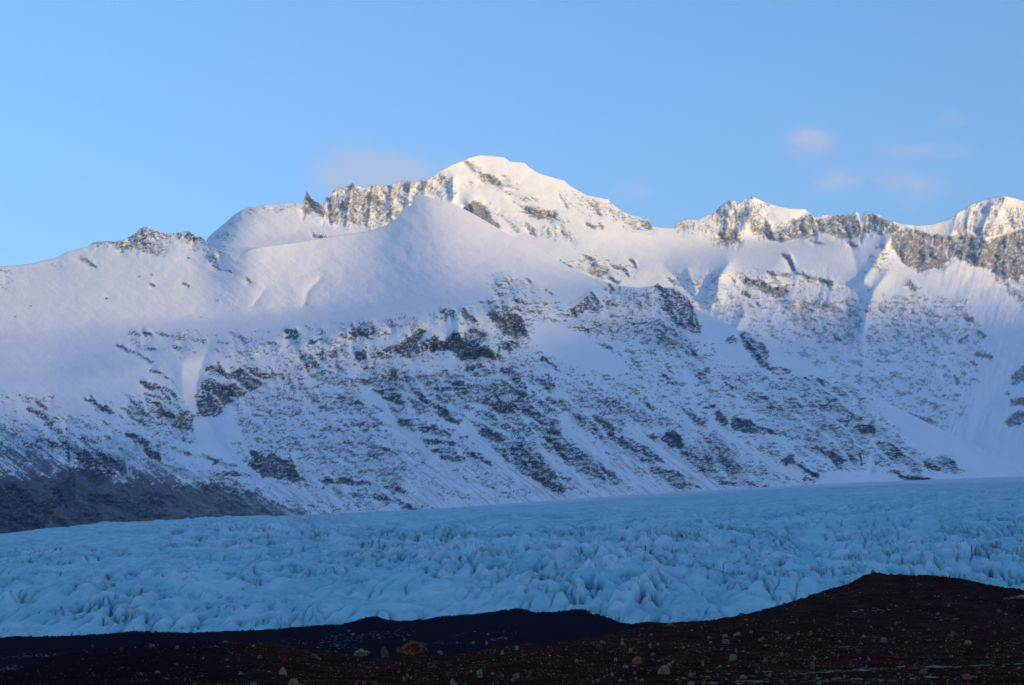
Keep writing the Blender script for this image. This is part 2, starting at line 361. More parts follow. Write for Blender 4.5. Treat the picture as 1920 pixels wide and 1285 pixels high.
LA = [  # small outcrops and bands: (centre line, width px, cover)
 ([(400,498),(420,508),(448,516)],3,.6),([(465,523),(472,530)],4,.7),([(150,485),(165,490),(178,500)],5,.75),([(100,498),(118,502)],3,.5),
 ([(283,517),(287,517)],4,1),([(262,520),(264,520)],3,1),([(342,533),(352,537)],4,1),([(282,533),(288,535)],3,.9),([(199,561),(202,562)],4,1),
 ([(341,560),(343,560)],3,1),([(407,562),(409,563)],4,1),([(54,574),(56,574)],3,1),([(372,595),(378,595)],3,1),([(353,484),(355,484)],3,1),([(30,594),(31,594)],3,.9),
 ([(243,625),(262,627)],6,.9),([(272,624),(285,628)],7,.95),([(300,628),(345,634)],8,.5),([(360,638),(410,640)],7,.45),([(260,652),(295,655)],6,.85),
 ([(325,652),(338,655)],6,.8),([(222,648),(250,662),(285,680)],7,.65),([(435,625),(465,640)],8,.4),([(338,668),(346,671)],4,.9),([(403,655),(412,660)],5,.8),
 ([(285,695),(305,700)],6,.8),([(310,707),(325,716)],5,.8),([(537,622),(553,622),(553,632),(538,632)],7,1.1),
 ([(268,716),(285,726)],10,1.1),([(290,725),(318,733),(330,745)],9,.85),([(275,740),(300,744)],7,.95),([(308,735),(318,752)],6,.8),([(300,772),(325,780)],10,1.05),
 ([(300,795),(312,798)],6,.95),([(275,775),(300,792)],6,.6),([(240,815),(258,825),(270,835)],10,.95),([(275,845),(300,862)],11,1.0),([(295,822),(300,840)],8,.8),
 ([(160,750),(178,755)],5,.9),([(183,758),(193,768)],8,1),([(198,765),(208,774)],9,1),([(172,745),(180,757)],4,.9),([(208,756),(213,758)],5,.9),
 ([(225,780),(230,784)],5,.9),([(195,792),(205,796)],4,.9),([(178,768),(184,772)],4,.8),([(150,780),(160,784)],4,.7),
 ([(52,743),(65,755),(85,767)],8,.85),([(55,768),(80,780),(108,790)],10,.8),([(85,793),(100,795)],6,.85),([(35,740),(50,742)],4,.7),([(92,744),(98,746)],4,.9),
 ([(123,802),(125,830),(129,880)],3.5,.9),([(155,820),(160,850)],5,.9),([(205,870),(225,880)],14,.8),
 ([(350,850),(390,858)],7,.9),([(420,885),(465,893)],7,.8),([(430,905),(447,912)],5,.8),([(140,942),(158,950)],9,1),([(445,905),(475,935)],6,.6),
 ([(385,692),(398,690),(408,680)],7,.85),([(535,675),(565,690)],6,.7),([(582,643),(603,637)],5,1),([(610,640),(640,655)],8,.55),([(638,630),(665,635)],7,.8),([(650,670),(660,670)],5,.8),
 ([(720,623),(734,625)],4,.9),([(875,590),(890,602)],7,.7),([(915,568),(945,566)],5,.9),([(930,575),(960,580)],6,.9),([(960,565),(985,570)],4,.9),([(965,577),(1005,585)],5,.7),
 ([(985,600),(1022,605)],4,.8),([(935,650),(936,676)],5,1.1),([(935,762),(950,768)],18,.95),([(978,772),(990,780)],16,.85),([(928,735),(952,772)],8,1),
 ([(955,733),(986,738)],9,1.05),([(986,722),(988,744)],5,.95),([(1000,735),(1038,725)],7,.9),([(853,720),(864,722)],10,1),([(820,731),(846,730)],8,1),([(876,692),(900,685)],9,1),
 ([(735,702),(746,712)],12,1),([(670,690),(700,690)],6,.8),([(660,712),(696,716)],7,.8),([(740,720),(770,725)],8,.85),([(700,700),(730,712)],6,.75),([(760,728),(800,742)],8,.8),
 ([(785,825),(850,833)],9,.8),([(810,845),(855,850)],7,.9),([(825,857),(868,862)],9,.95),([(872,850),(902,857)],11,.85),([(905,865),(920,872)],8,1),
 ([(1000,897),(1030,910),(1046,916)],9,1.05),([(1035,918),(1058,923)],5,.9),([(1048,895),(1066,900)],8,.9),([(1010,730),(1050,760)],10,.5),
 ([(1320,764),(1340,760)],7,1),([(1415,800),(1460,817)],9,.95),([(1498,870),(1520,888),(1535,893)],8,.95),([(1530,840),(1560,855)],8,.95),([(1500,835),(1535,845)],5,.9),
 ([(1568,873),(1582,884)],6,1),([(1590,858),(1600,865)],14,.85),([(1614,850),(1616,872)],6,1.05),([(1600,780),(1626,782)],7,.85),([(1440,765),(1500,762),(1560,765)],7,.8),
 ([(1480,750),(1510,745)],7,.8),([(1635,835),(1650,830)],6,1),([(1680,887),(1700,898),(1742,900)],8,1.05),([(1735,872),(1760,880)],10,1.05),([(1785,868),(1796,880)],7,.9),([(1610,894),(1618,894)],5,1),
 ([(1440,690),(1482,696)],7,.85),([(1532,713),(1545,719)],8,1.05),([(1505,710),(1515,714)],7,.9),([(1230,535),(1250,547)],9,.95),([(1145,535),(1150,542)],6,.9),
 ([(640,825),(700,838)],12,.8),([(660,848),(705,855)],8,.8),([(720,842),(757,848)],9,.9),([(600,806),(640,806)],8,.8),([(650,795),(710,796)],9,.75),([(690,780),(730,800)],8,.6),
 ([(720,915),(775,925)],7,.85),([(720,885),(755,892)],5,.8),([(810,905),(835,915)],5,.85),([(840,925),(880,936)],6,.9),([(900,908),(925,915)],5,.9),([(770,872),(800,868)],5,.8),
 ([(1395,903),(1440,914)],5,.9),([(1510,897),(1525,903)],9,.9),([(1285,905),(1310,912)],6,.6),([(1350,905),(1385,908)],8,.8),([(1275,850),(1340,865)],9,.7),([(1310,880),(1345,885)],8,.75),
 ([(1245,706),(1255,712)],9,.95),([(1255,716),(1283,722)],8,.8),([(1180,668),(1198,690)],10,.6),([(1222,690),(1245,702)],9,.6),([(1140,692),(1162,700)],8,.75),([(1015,672),(1045,690)],8,.7),
 ([(1120,645),(1145,652)],6,.8),([(1216,792),(1240,796)],6,.9),([(1202,748),(1222,768)],8,.7),([(1360,690),(1392,690)],7,.8),([(1360,720),(1372,728)],8,.7),([(1400,748),(1442,746)],7,.8),
 ([(985,525),(1000,530)],5,.6),([(1022,545),(1034,550)],4,.8),
]
SA = [  # couloirs and snow fields that stay clean: (line or outline, width or None, amount)
 ([(365,778),(410,800),(430,850),(447,874),(420,862),(390,832),(365,806)],None,.95),([(397,640),(375,690),(358,720),(362,770)],16,.9),
 ([(694,735),(705,750),(722,765),(740,800),(790,840),(850,897),(900,930)],17,.95),([(872,798),(885,815),(925,855),(965,892),(1030,928)],19,.95),([(830,790),(880,815)],9,.9),
 ([(1008,832),(1040,870),(1090,902),(1115,925)],11,.95),([(1058,784),(1072,812),(1120,850),(1180,900),(1250,925)],20,.96),
 ([(1193,812),(1230,840),(1290,885),(1340,908)],15,.95),([(1333,795),(1370,820),(1400,840),(1450,872),(1500,898)],13,.93),([(1500,835),(1450,820)],8,.6),
 ([(1010,600),(1060,612),(1110,640),(1165,672),(1185,702),(1130,702),(1060,682),(995,640)],None,.93),([(1545,885),(1620,880),(1660,890),(1690,905),(1560,908)],None,.8),
 ([(760,850),(850,905),(900,935),(800,960),(760,940)],None,.45),([(470,860),(440,800)],10,.6),([(575,870),(600,905),(640,950)],14,.6),([(565,695),(590,720),(640,730)],10,.6),
 ([(800,608),(860,606),(880,615),(845,625),(800,625)],None,.8),([(740,625),(765,615),(735,640)],10,.8),([(897,585),(915,612)],18,.75),([(770,675),(795,680),(850,670),(850,690),(775,700)],None,.6),
 ([(600,778),(680,782)],10,.5),([(1340,650),(1380,650),(1410,690),(1380,700),(1340,690)],None,.7),([(1620,835),(1640,825),(1650,850),(1625,855)],None,.6),([(1635,850),(1630,880)],12,.85),
]
ZB = [  # back range
 ([(1240,520),(1460,500),(1620,540),(1800,560),(1860,660),(1800,800),(1700,800),(1560,720),(1400,620)],.15,'b'),
 ([(568,394),(575,356),(585,373),(600,384),(615,400),(622,418),(605,407),(590,397),(575,400)],.72,'d'),
 ([(615,378),(632,350),(660,343),(700,348),(760,338),(800,338),(830,328),(846,350),(852,366),(830,372),(800,366),(775,377),(760,392),(750,412),(720,428),(700,432),(680,427),(650,432),(630,417),(620,402)],.50,'v'),
 ([(684,368),(700,361),(716,375),(730,385),(705,389),(690,381)],.93,'b'),([(678,396),(722,400),(732,425),(690,422)],.62,'v'),([(610,372),(625,364),(636,400),(628,417)],.85,'v'),
 ([(655,395),(672,405),(668,425),(655,415)],.85,'d'),([(655,345),(668,343),(676,360),(660,365)],.75,'b'),([(815,332),(832,326),(842,345),(828,352)],.75,'v'),([(768,378),(782,366),(782,382),(772,386)],.9,'b'),
 ([(393,447),(460,392),(500,385),(560,380),(562,392),(500,395),(465,403),(430,425),(410,440)],.16,'b'),([(586,440),(610,442),(608,448),(588,447)],.9,'b'),([(402,440),(430,430),(440,460),(425,470)],.2,'b'),
 ([(868,300),(880,301),(905,323),(936,335),(936,351),(920,349),(900,337),(880,318)],.66,'d'),([(944,338),(966,350),(960,355),(945,350)],.6,'b'),([(852,333),(870,348),(866,352),(850,340)],.3,'d'),([(880,328),(940,350),(930,356),(880,340)],.25,'d'),
 ([(955,375),(975,385),(1040,393),(1048,415),(1010,413),(985,401)],.66,'s'),([(915,383),(945,393),(960,410),(977,422),(962,432),(930,402)],.46,'d'),([(985,418),(1000,430),(1010,445),(995,440)],.8,'d'),
 ([(1005,430),(1050,445),(1075,460),(1062,420),(1040,415)],.4,'v'),([(960,355),(1010,372),(1000,380),(960,365)],.2,'d'),
 ([(868,392),(888,376),(905,385),(920,400),(937,425),(934,445),(915,432),(895,414),(880,402)],1.0,'b'),
 ([(1098,366),(1150,383),(1170,398),(1222,418),(1220,434),(1190,427),(1160,412),(1110,392)],.42,'b'),([(1200,412),(1224,418),(1222,432),(1208,430)],.85,'v'),([(1040,350),(1100,372),(1110,400),(1060,390)],.18,'d'),
 ([(1108,495),(1140,497),(1143,510),(1120,519),(1104,515)],.75,'b'),([(1080,470),(1200,500),(1180,530),(1060,500)],.16,'b'),
 ([(1262,427),(1290,410),(1298,425),(1285,432)],.55,'v'),([(1330,400),(1375,373),(1390,398),(1400,383),(1412,370),(1430,390),(1440,415),(1450,440),(1470,442),(1440,446),(1395,422),(1380,457),(1360,460),(1343,451),(1350,420)],.58,'v'),
 ([(1343,436),(1365,425),(1386,440),(1386,452),(1362,459)],.88,'b'),([(1420,426),(1445,420),(1450,440),(1482,451),(1460,452),(1440,447)],.88,'b'),([(1300,415),(1340,400),(1340,450),(1320,440)],.22,'v'),
 ([(1455,426),(1490,410),(1522,400),(1527,420),(1529,446),(1500,449),(1470,453),(1450,440)],.7,'b'),([(1530,410),(1606,398),(1612,420),(1616,441),(1600,449),(1560,441),(1530,432)],.8,'b'),
 ([(1617,437),(1619,398),(1640,401),(1670,414),(1690,426),(1672,441),(1650,441),(1630,437)],.68,'v'),
 ([(1672,440),(1700,428),(1740,438),(1790,443),(1820,440),(1850,452),(1885,440),(1925,428),(2080,440),(2080,560),(1925,520),(1880,527),(1850,502),(1830,502),(1790,482),(1760,506),(1720,509),(1690,492),(1672,466)],.90,'v'),
 ([(1700,460),(1760,470),(1750,500),(1715,500)],.98,'b'),([(1850,505),(1925,500),(1925,537),(1880,532)],.5,'v'),([(1886,540),(1925,545),(1925,578),(1905,562)],.4,'v'),
 ([(1640,468),(1660,468),(1672,490),(1640,512),(1618,517)],.32,'b'),([(1835,390),(1870,380),(1860,405),(1840,410)],.35,'v'),
 ([(1383,520),(1400,518),(1440,530),(1455,545),(1475,533),(1483,545),(1467,561),(1445,556),(1420,542),(1390,536)],.74,'b'),([(1447,545),(1463,535),(1472,548),(1460,560)],1.0,'b'),([(1338,520),(1350,524),(1351,546),(1340,541)],.6,'b'),
 ([(1463,566),(1485,560),(1502,580),(1486,587)],.62,'b'),([(1450,560),(1560,560),(1620,600),(1600,655),(1540,645),(1480,612)],.38,'b'),([(1500,600),(1565,612),(1580,645),(1530,640)],.42,'b'),
 ([(1695,530),(1705,524),(1724,540),(1715,549)],.85,'b'),([(1620,560),(1800,555),(1850,640),(1700,660),(1620,640)],.28,'b'),([(1790,405),(1830,388),(1880,374),(1925,400),(1925,440),(1850,452),(1800,442)],.34,'v'),([(1560,640),(1760,650),(1780,690),(1600,690)],.2,'b'),([(1250,520),(1330,560),(1340,600),(1290,590)],.16,'b'),([(1803,592),(1825,594),(1829,608),(1812,606)],.95,'b'),([(1570,700),(1760,690),(1800,760),(1750,840),(1700,800)],.2,'b'),
 ([(1895,705),(1925,680),(1925,716),(1898,719)],.8,'b'),([(1882,792),(1900,773),(1925,770),(1925,792),(1890,801)],.88,'d'),([(1895,750),(1925,742),(1925,760),(1895,760)],.7,'s'),
 ([(1440,690),(1600,690),(1620,720),(1500,720)],.2,'b'),([(1300,600),(1350,590),(1345,620),(1315,615)],.35,'b'),([(1345,580),(1380,575),(1378,590),(1350,595)],.3,'v'),
]
LB = [
 ([(1095,480),(1115,490)],6,.7),([(1050,490),(1070,500)],7,.6),([(1150,500),(1170,505),(1178,516)],6,.9),([(1145,520),(1160,529)],8,.85),([(1185,490),(1193,500)],7,1),([(1253,521),(1261,528)],6,1),
 ([(1104,380),(1112,389)],5,.95),([(1119,394),(1126,403)],5,.95),([(1100,420),(1132,429)],6,.75),([(1125,420),(1132,430)],6,.85),([(1148,400),(1151,404)],4,.9),([(1050,365),(1054,372)],4,.9),([(1060,385),(1066,393)],4,.8),
 ([(1468,480),(1480,482)],6,1),([(1480,482),(1490,506)],8,1.05),([(1443,512),(1482,516)],9,.7),([(1495,514),(1530,522),(1558,531)],8,.9),([(1390,550),(1405,556)],6,.85),([(1405,568),(1412,576)],5,.8),
 ([(1592,455),(1604,462)],9,1),([(1520,452),(1545,460)],5,.6),([(1835,622),(1846,630)],9,1),([(1832,664),(1857,671)],8,.9),([(1820,680),(1830,684)],6,.8),([(1725,784),(1745,792)],8,.8),([(1705,778),(1725,785)],5,.7),
 ([(1742,755),(1758,760)],5,.9),([(1568,633),(1576,638)],7,1),([(1550,605),(1556,610)],5,.95),([(1710,585),(1722,590)],6,.8),([(1740,590),(1765,595)],6,.8),([(1590,572),(1612,580)],6,.6),([(1620,580),(1626,582)],4,.9),
 ([(1688,578),(1705,580)],3,.8),([(1765,620),(1772,628)],5,.8),([(1800,640),(1815,630)],7,.7),([(1670,700),(1680,705)],5,.8),([(1790,705),(1796,718)],6,.7),([(1885,740),(1890,738)],5,.8),([(1710,827),(1718,832)],6,1),
 ([(1300,600),(1320,615)],7,.7),([(1325,605),(1340,612)],6,.7),
]

def noise_grains(U, V):
    w1 = fbm(U / 40, V / 40, 5, 3) * 5; w2 = fbm(U / 40, V / 40, 6, 3) * 5
    x, y = U + w1, V + w2
    b = rank(fbm(x / 15, y / 9.5, 11, 5, .78))
    wob = 11 * fbm(x / 190, y / 150, 21, 3) + 2.6 * fbm(x / 26, y / 20, 22, 3, .6)
    ph = (y + .05 * x + wob) / 10.5
    lay = np.floor(ph).astype(np.int64); tri = np.abs(ph - lay - .5) * 2
    bold = _hash(lay, lay * 0 + 5, 23) / 65535.0 + .8 * fbm(x / 90, lay * 3.7, 24, 3, .6)   # some ledges run on as bold bands
    return {
        'b': b,
        's': rank(1.5 * tri - .95 * bold + 1.15 * b + .35 * fbm(x / 7, y / 4, 25, 3, .8)),
        'd': rank(fbm((x * .8 + y * .6) / 60, (y * .8 - x * .6) / 6.5, 14, 4, .70) + .5 * fbm(x / 11, y / 9, 15, 4, .78)),
        'v': rank(fbm((x + .15 * y) / 6.5, y / 30, 16, 4, .70) + .5 * fbm(x / 11, y / 9, 17, 4, .78))}

def rock_field(U, V, zones, lines, snow, seed, steepness):
    gr = noise_grains(U, V)
    # bare rock shows where the relief is steep, snow lies where it flattens
    for k in gr:
        z = np.log(np.clip(gr[k], 1e-3, .999) / (1 - np.clip(gr[k], 1e-3, .999)))
        gr[k] = rank(z / z.std() - (.95 if k != 'v' else .6) * steepness)
    Uw = U + fbm(U / 22, V / 22, seed + 1, 4, .6) * 4.2
    Vw = V + fbm(U / 22, V / 22, seed + 2, 4, .6) * 3.8
    Ux = Uw + fbm(U / 60, V / 50, seed + 14, 3, .6) * 11; Vx = Vw + fbm(U / 60, V / 50, seed + 15, 3, .6) * 9
    can = {k: np.zeros((PH, PW), np.float32) for k in 'bsdv'}
    soft = {k: np.zeros((PH, PW), np.float32) for k in 'bsdv'}
    for pts, c, g in zones:
        if c < .64:                        # loose ground fades out, crags have an edge
            sl, m = shape_mask(pts, None, 15)
            soft[g][sl] = np.maximum(soft[g][sl], m * c)
        else:
            sl, m = shape_mask(pts, None, 3.5)
            can[g][sl] = np.maximum(can[g][sl], m * c)
    for pts, w, c in lines:
        sl, m = shape_mask(pts, w, 1.6)
        can['b'][sl] = np.maximum(can['b'][sl], m * c)
    sn = np.zeros((PH, PW), np.float32)
    for pts, w, c in snow:
        sl, m = shape_mask(pts, w, 3.0)
        sn[sl] = np.maximum(sn[sl], m * c)
    S = 1 - sample(sn, Uw, Vw)
    rock = np.zeros_like(U); dens = np.zeros_like(U)
    vary = np.clip(.75 * fbm(U / 95, V / 60, seed + 9, 3, .6) + .6 * fbm(U / 34, V / 22, seed + 10, 3, .6), -1.3, 1.3)
    gn = perlin((V * .80 - U * .60 + 12 * fbm(U / 70, V / 70, seed + 12, 3)) / 34, (U * .80 + V * .60) / 210, seed + 11)
    gully = np.exp(-(gn / .10) ** 2) * sstep((V - 600) / 80) if seed == 100 else np.zeros_like(U)
    for k in 'bsdv':
        d = np.maximum(sample(can[k], Uw, Vw), sample(soft[k], Ux, Vx)) * S
        d = d * (1 + (.20 + .42 * vary) * (d < .75)) * (1 - .75 * gully * (d < .9))
        dens = np.maximum(dens, d)
        r = sstep((d * 1.04 - gr[k]) / .16 + .5) * sstep(d / .12)
        rock = np.maximum(rock, r)
    rock = rock * (.84 + .16 * sstep((dens - .48) / .32))          # rime and dusting everywhere but on the steepest faces
    # snow caught in cracks and on ledges, down to the size of single blocks
    fl = rank(fbm((U + 2 * fbm(U / 20, V / 20, seed + 8, 2)) / 10, (V + .12 * U) / 3.6, seed + 7, 4, .78))
    rock = rock * (1 - sstep((fl - .46 - .34 * np.clip(dens, 0, 1) ** 2) / .22) * (.88 if seed == 100 else .5))
    rock = np.maximum(rock, sstep((dens - .12) / .3) * sstep((.16 - fl) / .2) * .55)
    rock = np.maximum(rock, .30 * sstep((dens - .15) / .55) * (.25 + .75 * gr['b']) * (.4 + .6 * fl))
    return rock, dens, gr

def relief(U, V, feats):
    """ribs (+) and gullies (-): metres towards the viewer, measured across a line on the slope"""
    out = np.zeros_like(U)
    for pts, w, a in feats:
        xs = [p[0] for p in pts]; ys = [p[1] for p in pts]
        k = (U > min(xs) - 3 * w) & (U < max(xs) + 3 * w) & (V > min(ys) - 3 * w) & (V < max(ys) + 3 * w)
        if not k.any(): continue
        d = seg_dist(U[k], V[k], pts) / w
        prof = 1.35 * np.exp(-d * 1.6) - .35 * np.exp(-d * 5)
        out[k] += a * prof
    return out

def sheet(us, nrows, lines_v, lines_d, back, zones, lines, snow, feats, seed, name, label, gain=.8, steep=.8):
    """a slope as a grid: image columns by rows between guide lines, each guide line with its own distance"""
    L = len(lines_v)
    vv = np.stack([line(p, us) for p in lines_v]); dd = np.stack([line(p, us) for p in lines_d])
    for i in range(1, L):
        vv[i] = np.minimum(vv[i], vv[i - 1] - 2.0); dd[i] = np.maximum(dd[i], dd[i - 1] + 6.0)
    top = vv[-1].copy(); bot = vv[0].copy()
    jag = (sstep((us - 600) / 12) * sstep((850 - us) / 20) + sstep((us - 1320) / 20) * sstep((1440 - us) / 30) + sstep((us - 1525) / 12) * sstep((1680 - us) / 15)) if seed == 300 else sstep((us - 165) / 12) * sstep((392 - us) / 12) * .7
    top = top + jag * (fbm(us / 5.5, us * 0 + 7.7, seed + 3, 3, .6) * 2.6)
    s = np.linspace(0, 1, nrows)[:, None]
    V = bot[None] + (top - bot)[None] * s
    U = np.broadcast_to(us[None], V.shape).copy()
    # distances on a regular grid from the smoothed guide lines, so a jagged skyline leaves no ribs down the slope
    cu = np.arange(us[0] - 40, us[-1] + 44, 4.0); cv = np.arange(PY0, PY0 + PH, 4.0)
    sv = np.stack([blur1(line(p, cu), 7 if i < L - 1 else 9, 0) for i, p in enumerate(lines_v)])
    sd = np.stack([blur1(line(p, cu), 7, 0) for p in lines_d])
    for i in range(1, L):
        sv[i] = np.minimum(sv[i], sv[i - 1] - 4.0); sd[i] = np.maximum(sd[i], sd[i - 1] + 8.0)
    G = np.empty((len(cv), len(cu)))
    for j in range(len(cu)):
        a, b = -sv[:, j], sd[:, j]
        sl = min((b[-1] - b[-2]) / (a[-1] - a[-2]), 9.0)
        a = np.append(a, a[-1] + 120); b = np.append(b, b[-1] + 120 * sl)
        sb = min((b[1] - b[0]) / (a[1] - a[0]), 9.0)
        a = np.insert(a, 0, a[0] - 120); b = np.insert(b, 0, b[0] - 120 * sb)
        G[:, j] = np.interp(-cv, a, b)
    G = blur(G, 3, 5)
    gx = np.clip((U - cu[0]) / 4.0, 0, len(cu) - 1.001); gy = np.clip((V - cv[0]) / 4.0, 0, len(cv) - 1.001)
    ix = gx.astype(int); iy = gy.astype(int); fx = gx - ix; fy = gy - iy
    D = (G[iy, ix] * (1 - fx) * (1 - fy) + G[iy, ix + 1] * fx * (1 - fy) + G[iy + 1, ix] * (1 - fx) * fy + G[iy + 1, ix + 1] * fx * fy)
    # the relief of the cliffs: buttresses, ribs and ledges
    n_big = fbm(U / 60, V / 45, seed + 60, 5, .5, ridged=True)
    n_mid = fbm((U + .3 * V) / 30, (V - .15 * U) / 24, seed + 50, 6, .58)
    n_fin = fbm(U / 14, V / 8.5, seed + 57, 4, .62, ridged=True)
    up = -np.gradient(V, axis=0)
    sl = -np.gradient(1.6 * n_big + 1.25 * n_mid + .42 * n_fin, axis=0) / up
    steepness = np.clip(sl / sl.std(), -2.2, 2.2)
    rock, dens, gr = rock_field(U, V, zones, lines, snow, seed, steepness)
    if seed == 100:
        st = rank(fbm((U * .79 + V * .61) / 55, (V * .79 - U * .61) / 3.4, 160, 4, .62))
        T = sstep((V - 770) / 110) * sstep((U - 430) / 90) * sstep((1560 - U) / 200)
        rock = np.maximum(rock, T * .42 * sstep((st - .5) / .5))
        s2 = rank(st * 1.2 + 1.1 * fbm((U * .84 + V * .54) / 120, (V * .84 - U * .54) / 15, 172, 4, .6) + .18 * fbm(U / 9, V / 6, 173, 3, .7))
        A1 = sstep((V - line([(-150, 865), (0, 880), (130, 870), (300, 885), (450, 905), (640, 962)], U) + 22 * fbm(U / 60, V / 40, 178, 4, .65)) / 34) * sstep((700 - U) / 120)
        A2 = sstep((V - line([(-150, 760), (0, 775), (250, 815), (400, 870), (640, 962)], U)) / 70) * sstep((640 - U) / 120)
        fine = rank(fbm((U * .80 + V * .60) / 34, (V * .80 - U * .60) / 4.2, 175, 4, .72) + .55 * fbm(U / 12, V / 8, 176, 4, .75))
        s3 = .55 * s2 + .45 * fine
        rock = np.maximum(rock, sstep((A1 * 1.12 - .8 * fine - .06) / .16) * (.92 - .50 * sstep((s3 - .55) / .14) - .28 * sstep((s3 - .75) / .12)))
        rock = np.maximum(rock, A2 * .85 * sstep((.58 - (1 - s3)) / .16))
        dens = np.maximum(dens, .85 * A1)
    else:
        rock = rock * .84                  # rimed crags
    # rock faces stand steeper than the snow between them
    g = np.gradient(D, axis=0)
    rs = blur(rock, 1, 1)
    hp = rs - blur(rs, nrows * .06, 14)
    dz = np.cumsum(-np.abs(g) * steep * hp, axis=0)
    dens_s = blur(dens, 3, 3)
    dz = blur1(dz - blur1(dz, nrows * .05, 0), 1, 1) * sstep(dens_s / .3)
    n = (n_mid * (1.1 + 18.0 * dens_s) + n_fin * 6.0 * dens_s + n_big * (3 + 20 * dens_s)) * gain
    n += (fbm((U * .8 + V * .6) / 60, (V * .8 - U * .6) / 11, seed + 66, 4, .5)) * 1.6 * gain
    if seed == 300:                        # runnels and small ribs below the back ridge
        k = sstep((U - 1230) / 120) * sstep((V - 470) / 60) * (.35 + .65 * sstep(fbm(U / 120, V / 120, 371, 2) + .5))
        n += k * (fbm((U + .25 * V) / 15, V / 75, 370, 4, .55, ridged=True) * 4 + fbm((U + .3 * V) / 34, V / 130, 372, 3, .5, ridged=True) * 6 + fbm(U / 24, V / 24, 374, 5, .6) * 7)
    n -= (rs * 6 * gain) * (.4 + .6 * gr['b'])
    D2 = D + dz * 1.2 + n - relief(U, V, feats) * (1.5 if seed == 100 else 1.0)
    P = place(U, V, D2)
    rows = [P]; ra = [rock]
    for k, (dD, dZ) in enumerate(back):
        e = P[-1].copy(); e[:, 1] += dD; e[:, 2] -= dZ; e[:, 0] *= 1 + dD / P[-1][:, 1]
        rows.append(e[None]); ra.append(np.zeros((1, len(us))))
    P = np.concatenate(rows); R = np.concatenate(ra)
    Vp = np.concatenate([V, np.repeat(V[-1:], len(back), 0)]); Up = np.concatenate([U, np.repeat(U[-1:], len(back), 0)])
    foot_tint = sstep((1 - np.abs(Up - 60) / 480)) * sstep((Vp - 770) / 60)  # darker blue-black rock tone towards the lower left
    o = grid_mesh(name, P, MOUNTAIN, {'rock': R, 'foot_tint': foot_tint * .8}, label=label)
    return U, V, D2, o

# ------------------------------------------------------------------ front massif
crestA = [(-140,540),(-60,520),(0,500),(30,498),(60,494),(104,484),(112,480),(130,471),(150,467),(166,462),(176,454),(200,452),(216,453),(236,448),(252,438),(262,430),(272,425),(282,428),(292,433),(306,437),(328,438),(345,434),(354,435),(366,440),(376,444),(386,452),
          (394,462),(410,470),(430,474),(442,492),(456,476),(472,466),(500,462),(560,454),(600,447),(640,441),(690,434),(722,424),(742,412),(752,399),(758,388),(772,386),(779,366),(785,364),(800,368),(830,377),(862,388),(900,408),(940,432),(965,446),(1000,458),(1040,486),(1080,508),(1120,524),(1160,536),(1200,540),(1228,536),(1233,531),(1244,540),(1262,539),(1280,546),(1292,560),(1304,582),(1313,612),(1322,626),(1345,640),(1358,636),(1376,628),(1390,620),(1404,622),(1420,634),(1432,648),(1440,664),(1446,686),(1470,692),(1500,704),(1545,716),(1590,728),(1640,764),(1665,796),(1700,826),(1730,845),(1770,860),(1785,862),(1800,882),(1830,902),(1900,925),(2080,960)]
dcrA = [(-140,4700),(0,4850),(270,5000),(390,4950),(440,4700),(600,4850),(780,4950),(900,4900),(1050,4800),(1150,4700),(1240,4600),(1320,4560),(1400,4560),(1500,4520),(1640,4480),(1780,4500),(1830,4560),(2080,4700)]
v0 = [(-140,1035),(0,1018),(300,998),(500,985),(800,970),(1000,957),(1200,943),(1400,930),(1600,922),(1800,915),(1900,930),(2080,965)]
d0 = [(-140,2650),(0,2720),(300,2920),(500,3020),(800,3230),(1000,3420),(1200,3680),(1400,3930),(1600,4180),(1800,4440),(1900,4550),(2080,4690)]
v1 = [(-140,890),(0,890),(150,905),(250,895),(400,885),(600,850),(800,800),(1000,790),(1200,800),(1400,820),(1600,840),(1700,862),(1800,895),(2080,963)]
d1 = [(-140,2980),(0,3000),(250,3120),(400,3280),(600,3440),(800,3620),(1000,3780),(1200,3950),(1400,4120),(1600,4290),(1700,4380),(1800,4470),(2080,4695)]
v2 = [(-140,740),(0,725),(100,720),(200,690),(300,668),(400,650),(600,622),(700,602),(850,584),(950,566),(1060,568),(1160,556),(1240,560),(1300,600),(1400,650),(1500,715),(1640,775),(1780,880),(2080,962)]
d2 = [(-140,3560),(0,3600),(200,3720),(400,3860),(600,3920),(700,3940),(850,3960),(950,4000),(1060,4180),(1160,4330),(1240,4470),(1300,4480),(1400,4500),(1500,4480),(1640,4440),(1780,4470),(2080,4697)]
v3 = [(-140,640),(0,625),(200,612),(400,605),(600,592),(700,578),(850,552),(950,540),(1060,545),(1160,544),(1240,545),(1300,580),(2080,961)]
d3 = [(-140,4360),(0,4380),(200,4430),(400,4470),(600,4440),(700,4390),(850,4280),(950,4300),(1060,4400),(1160,4480),(1240,4540),(1300,4520),(2080,4698)]
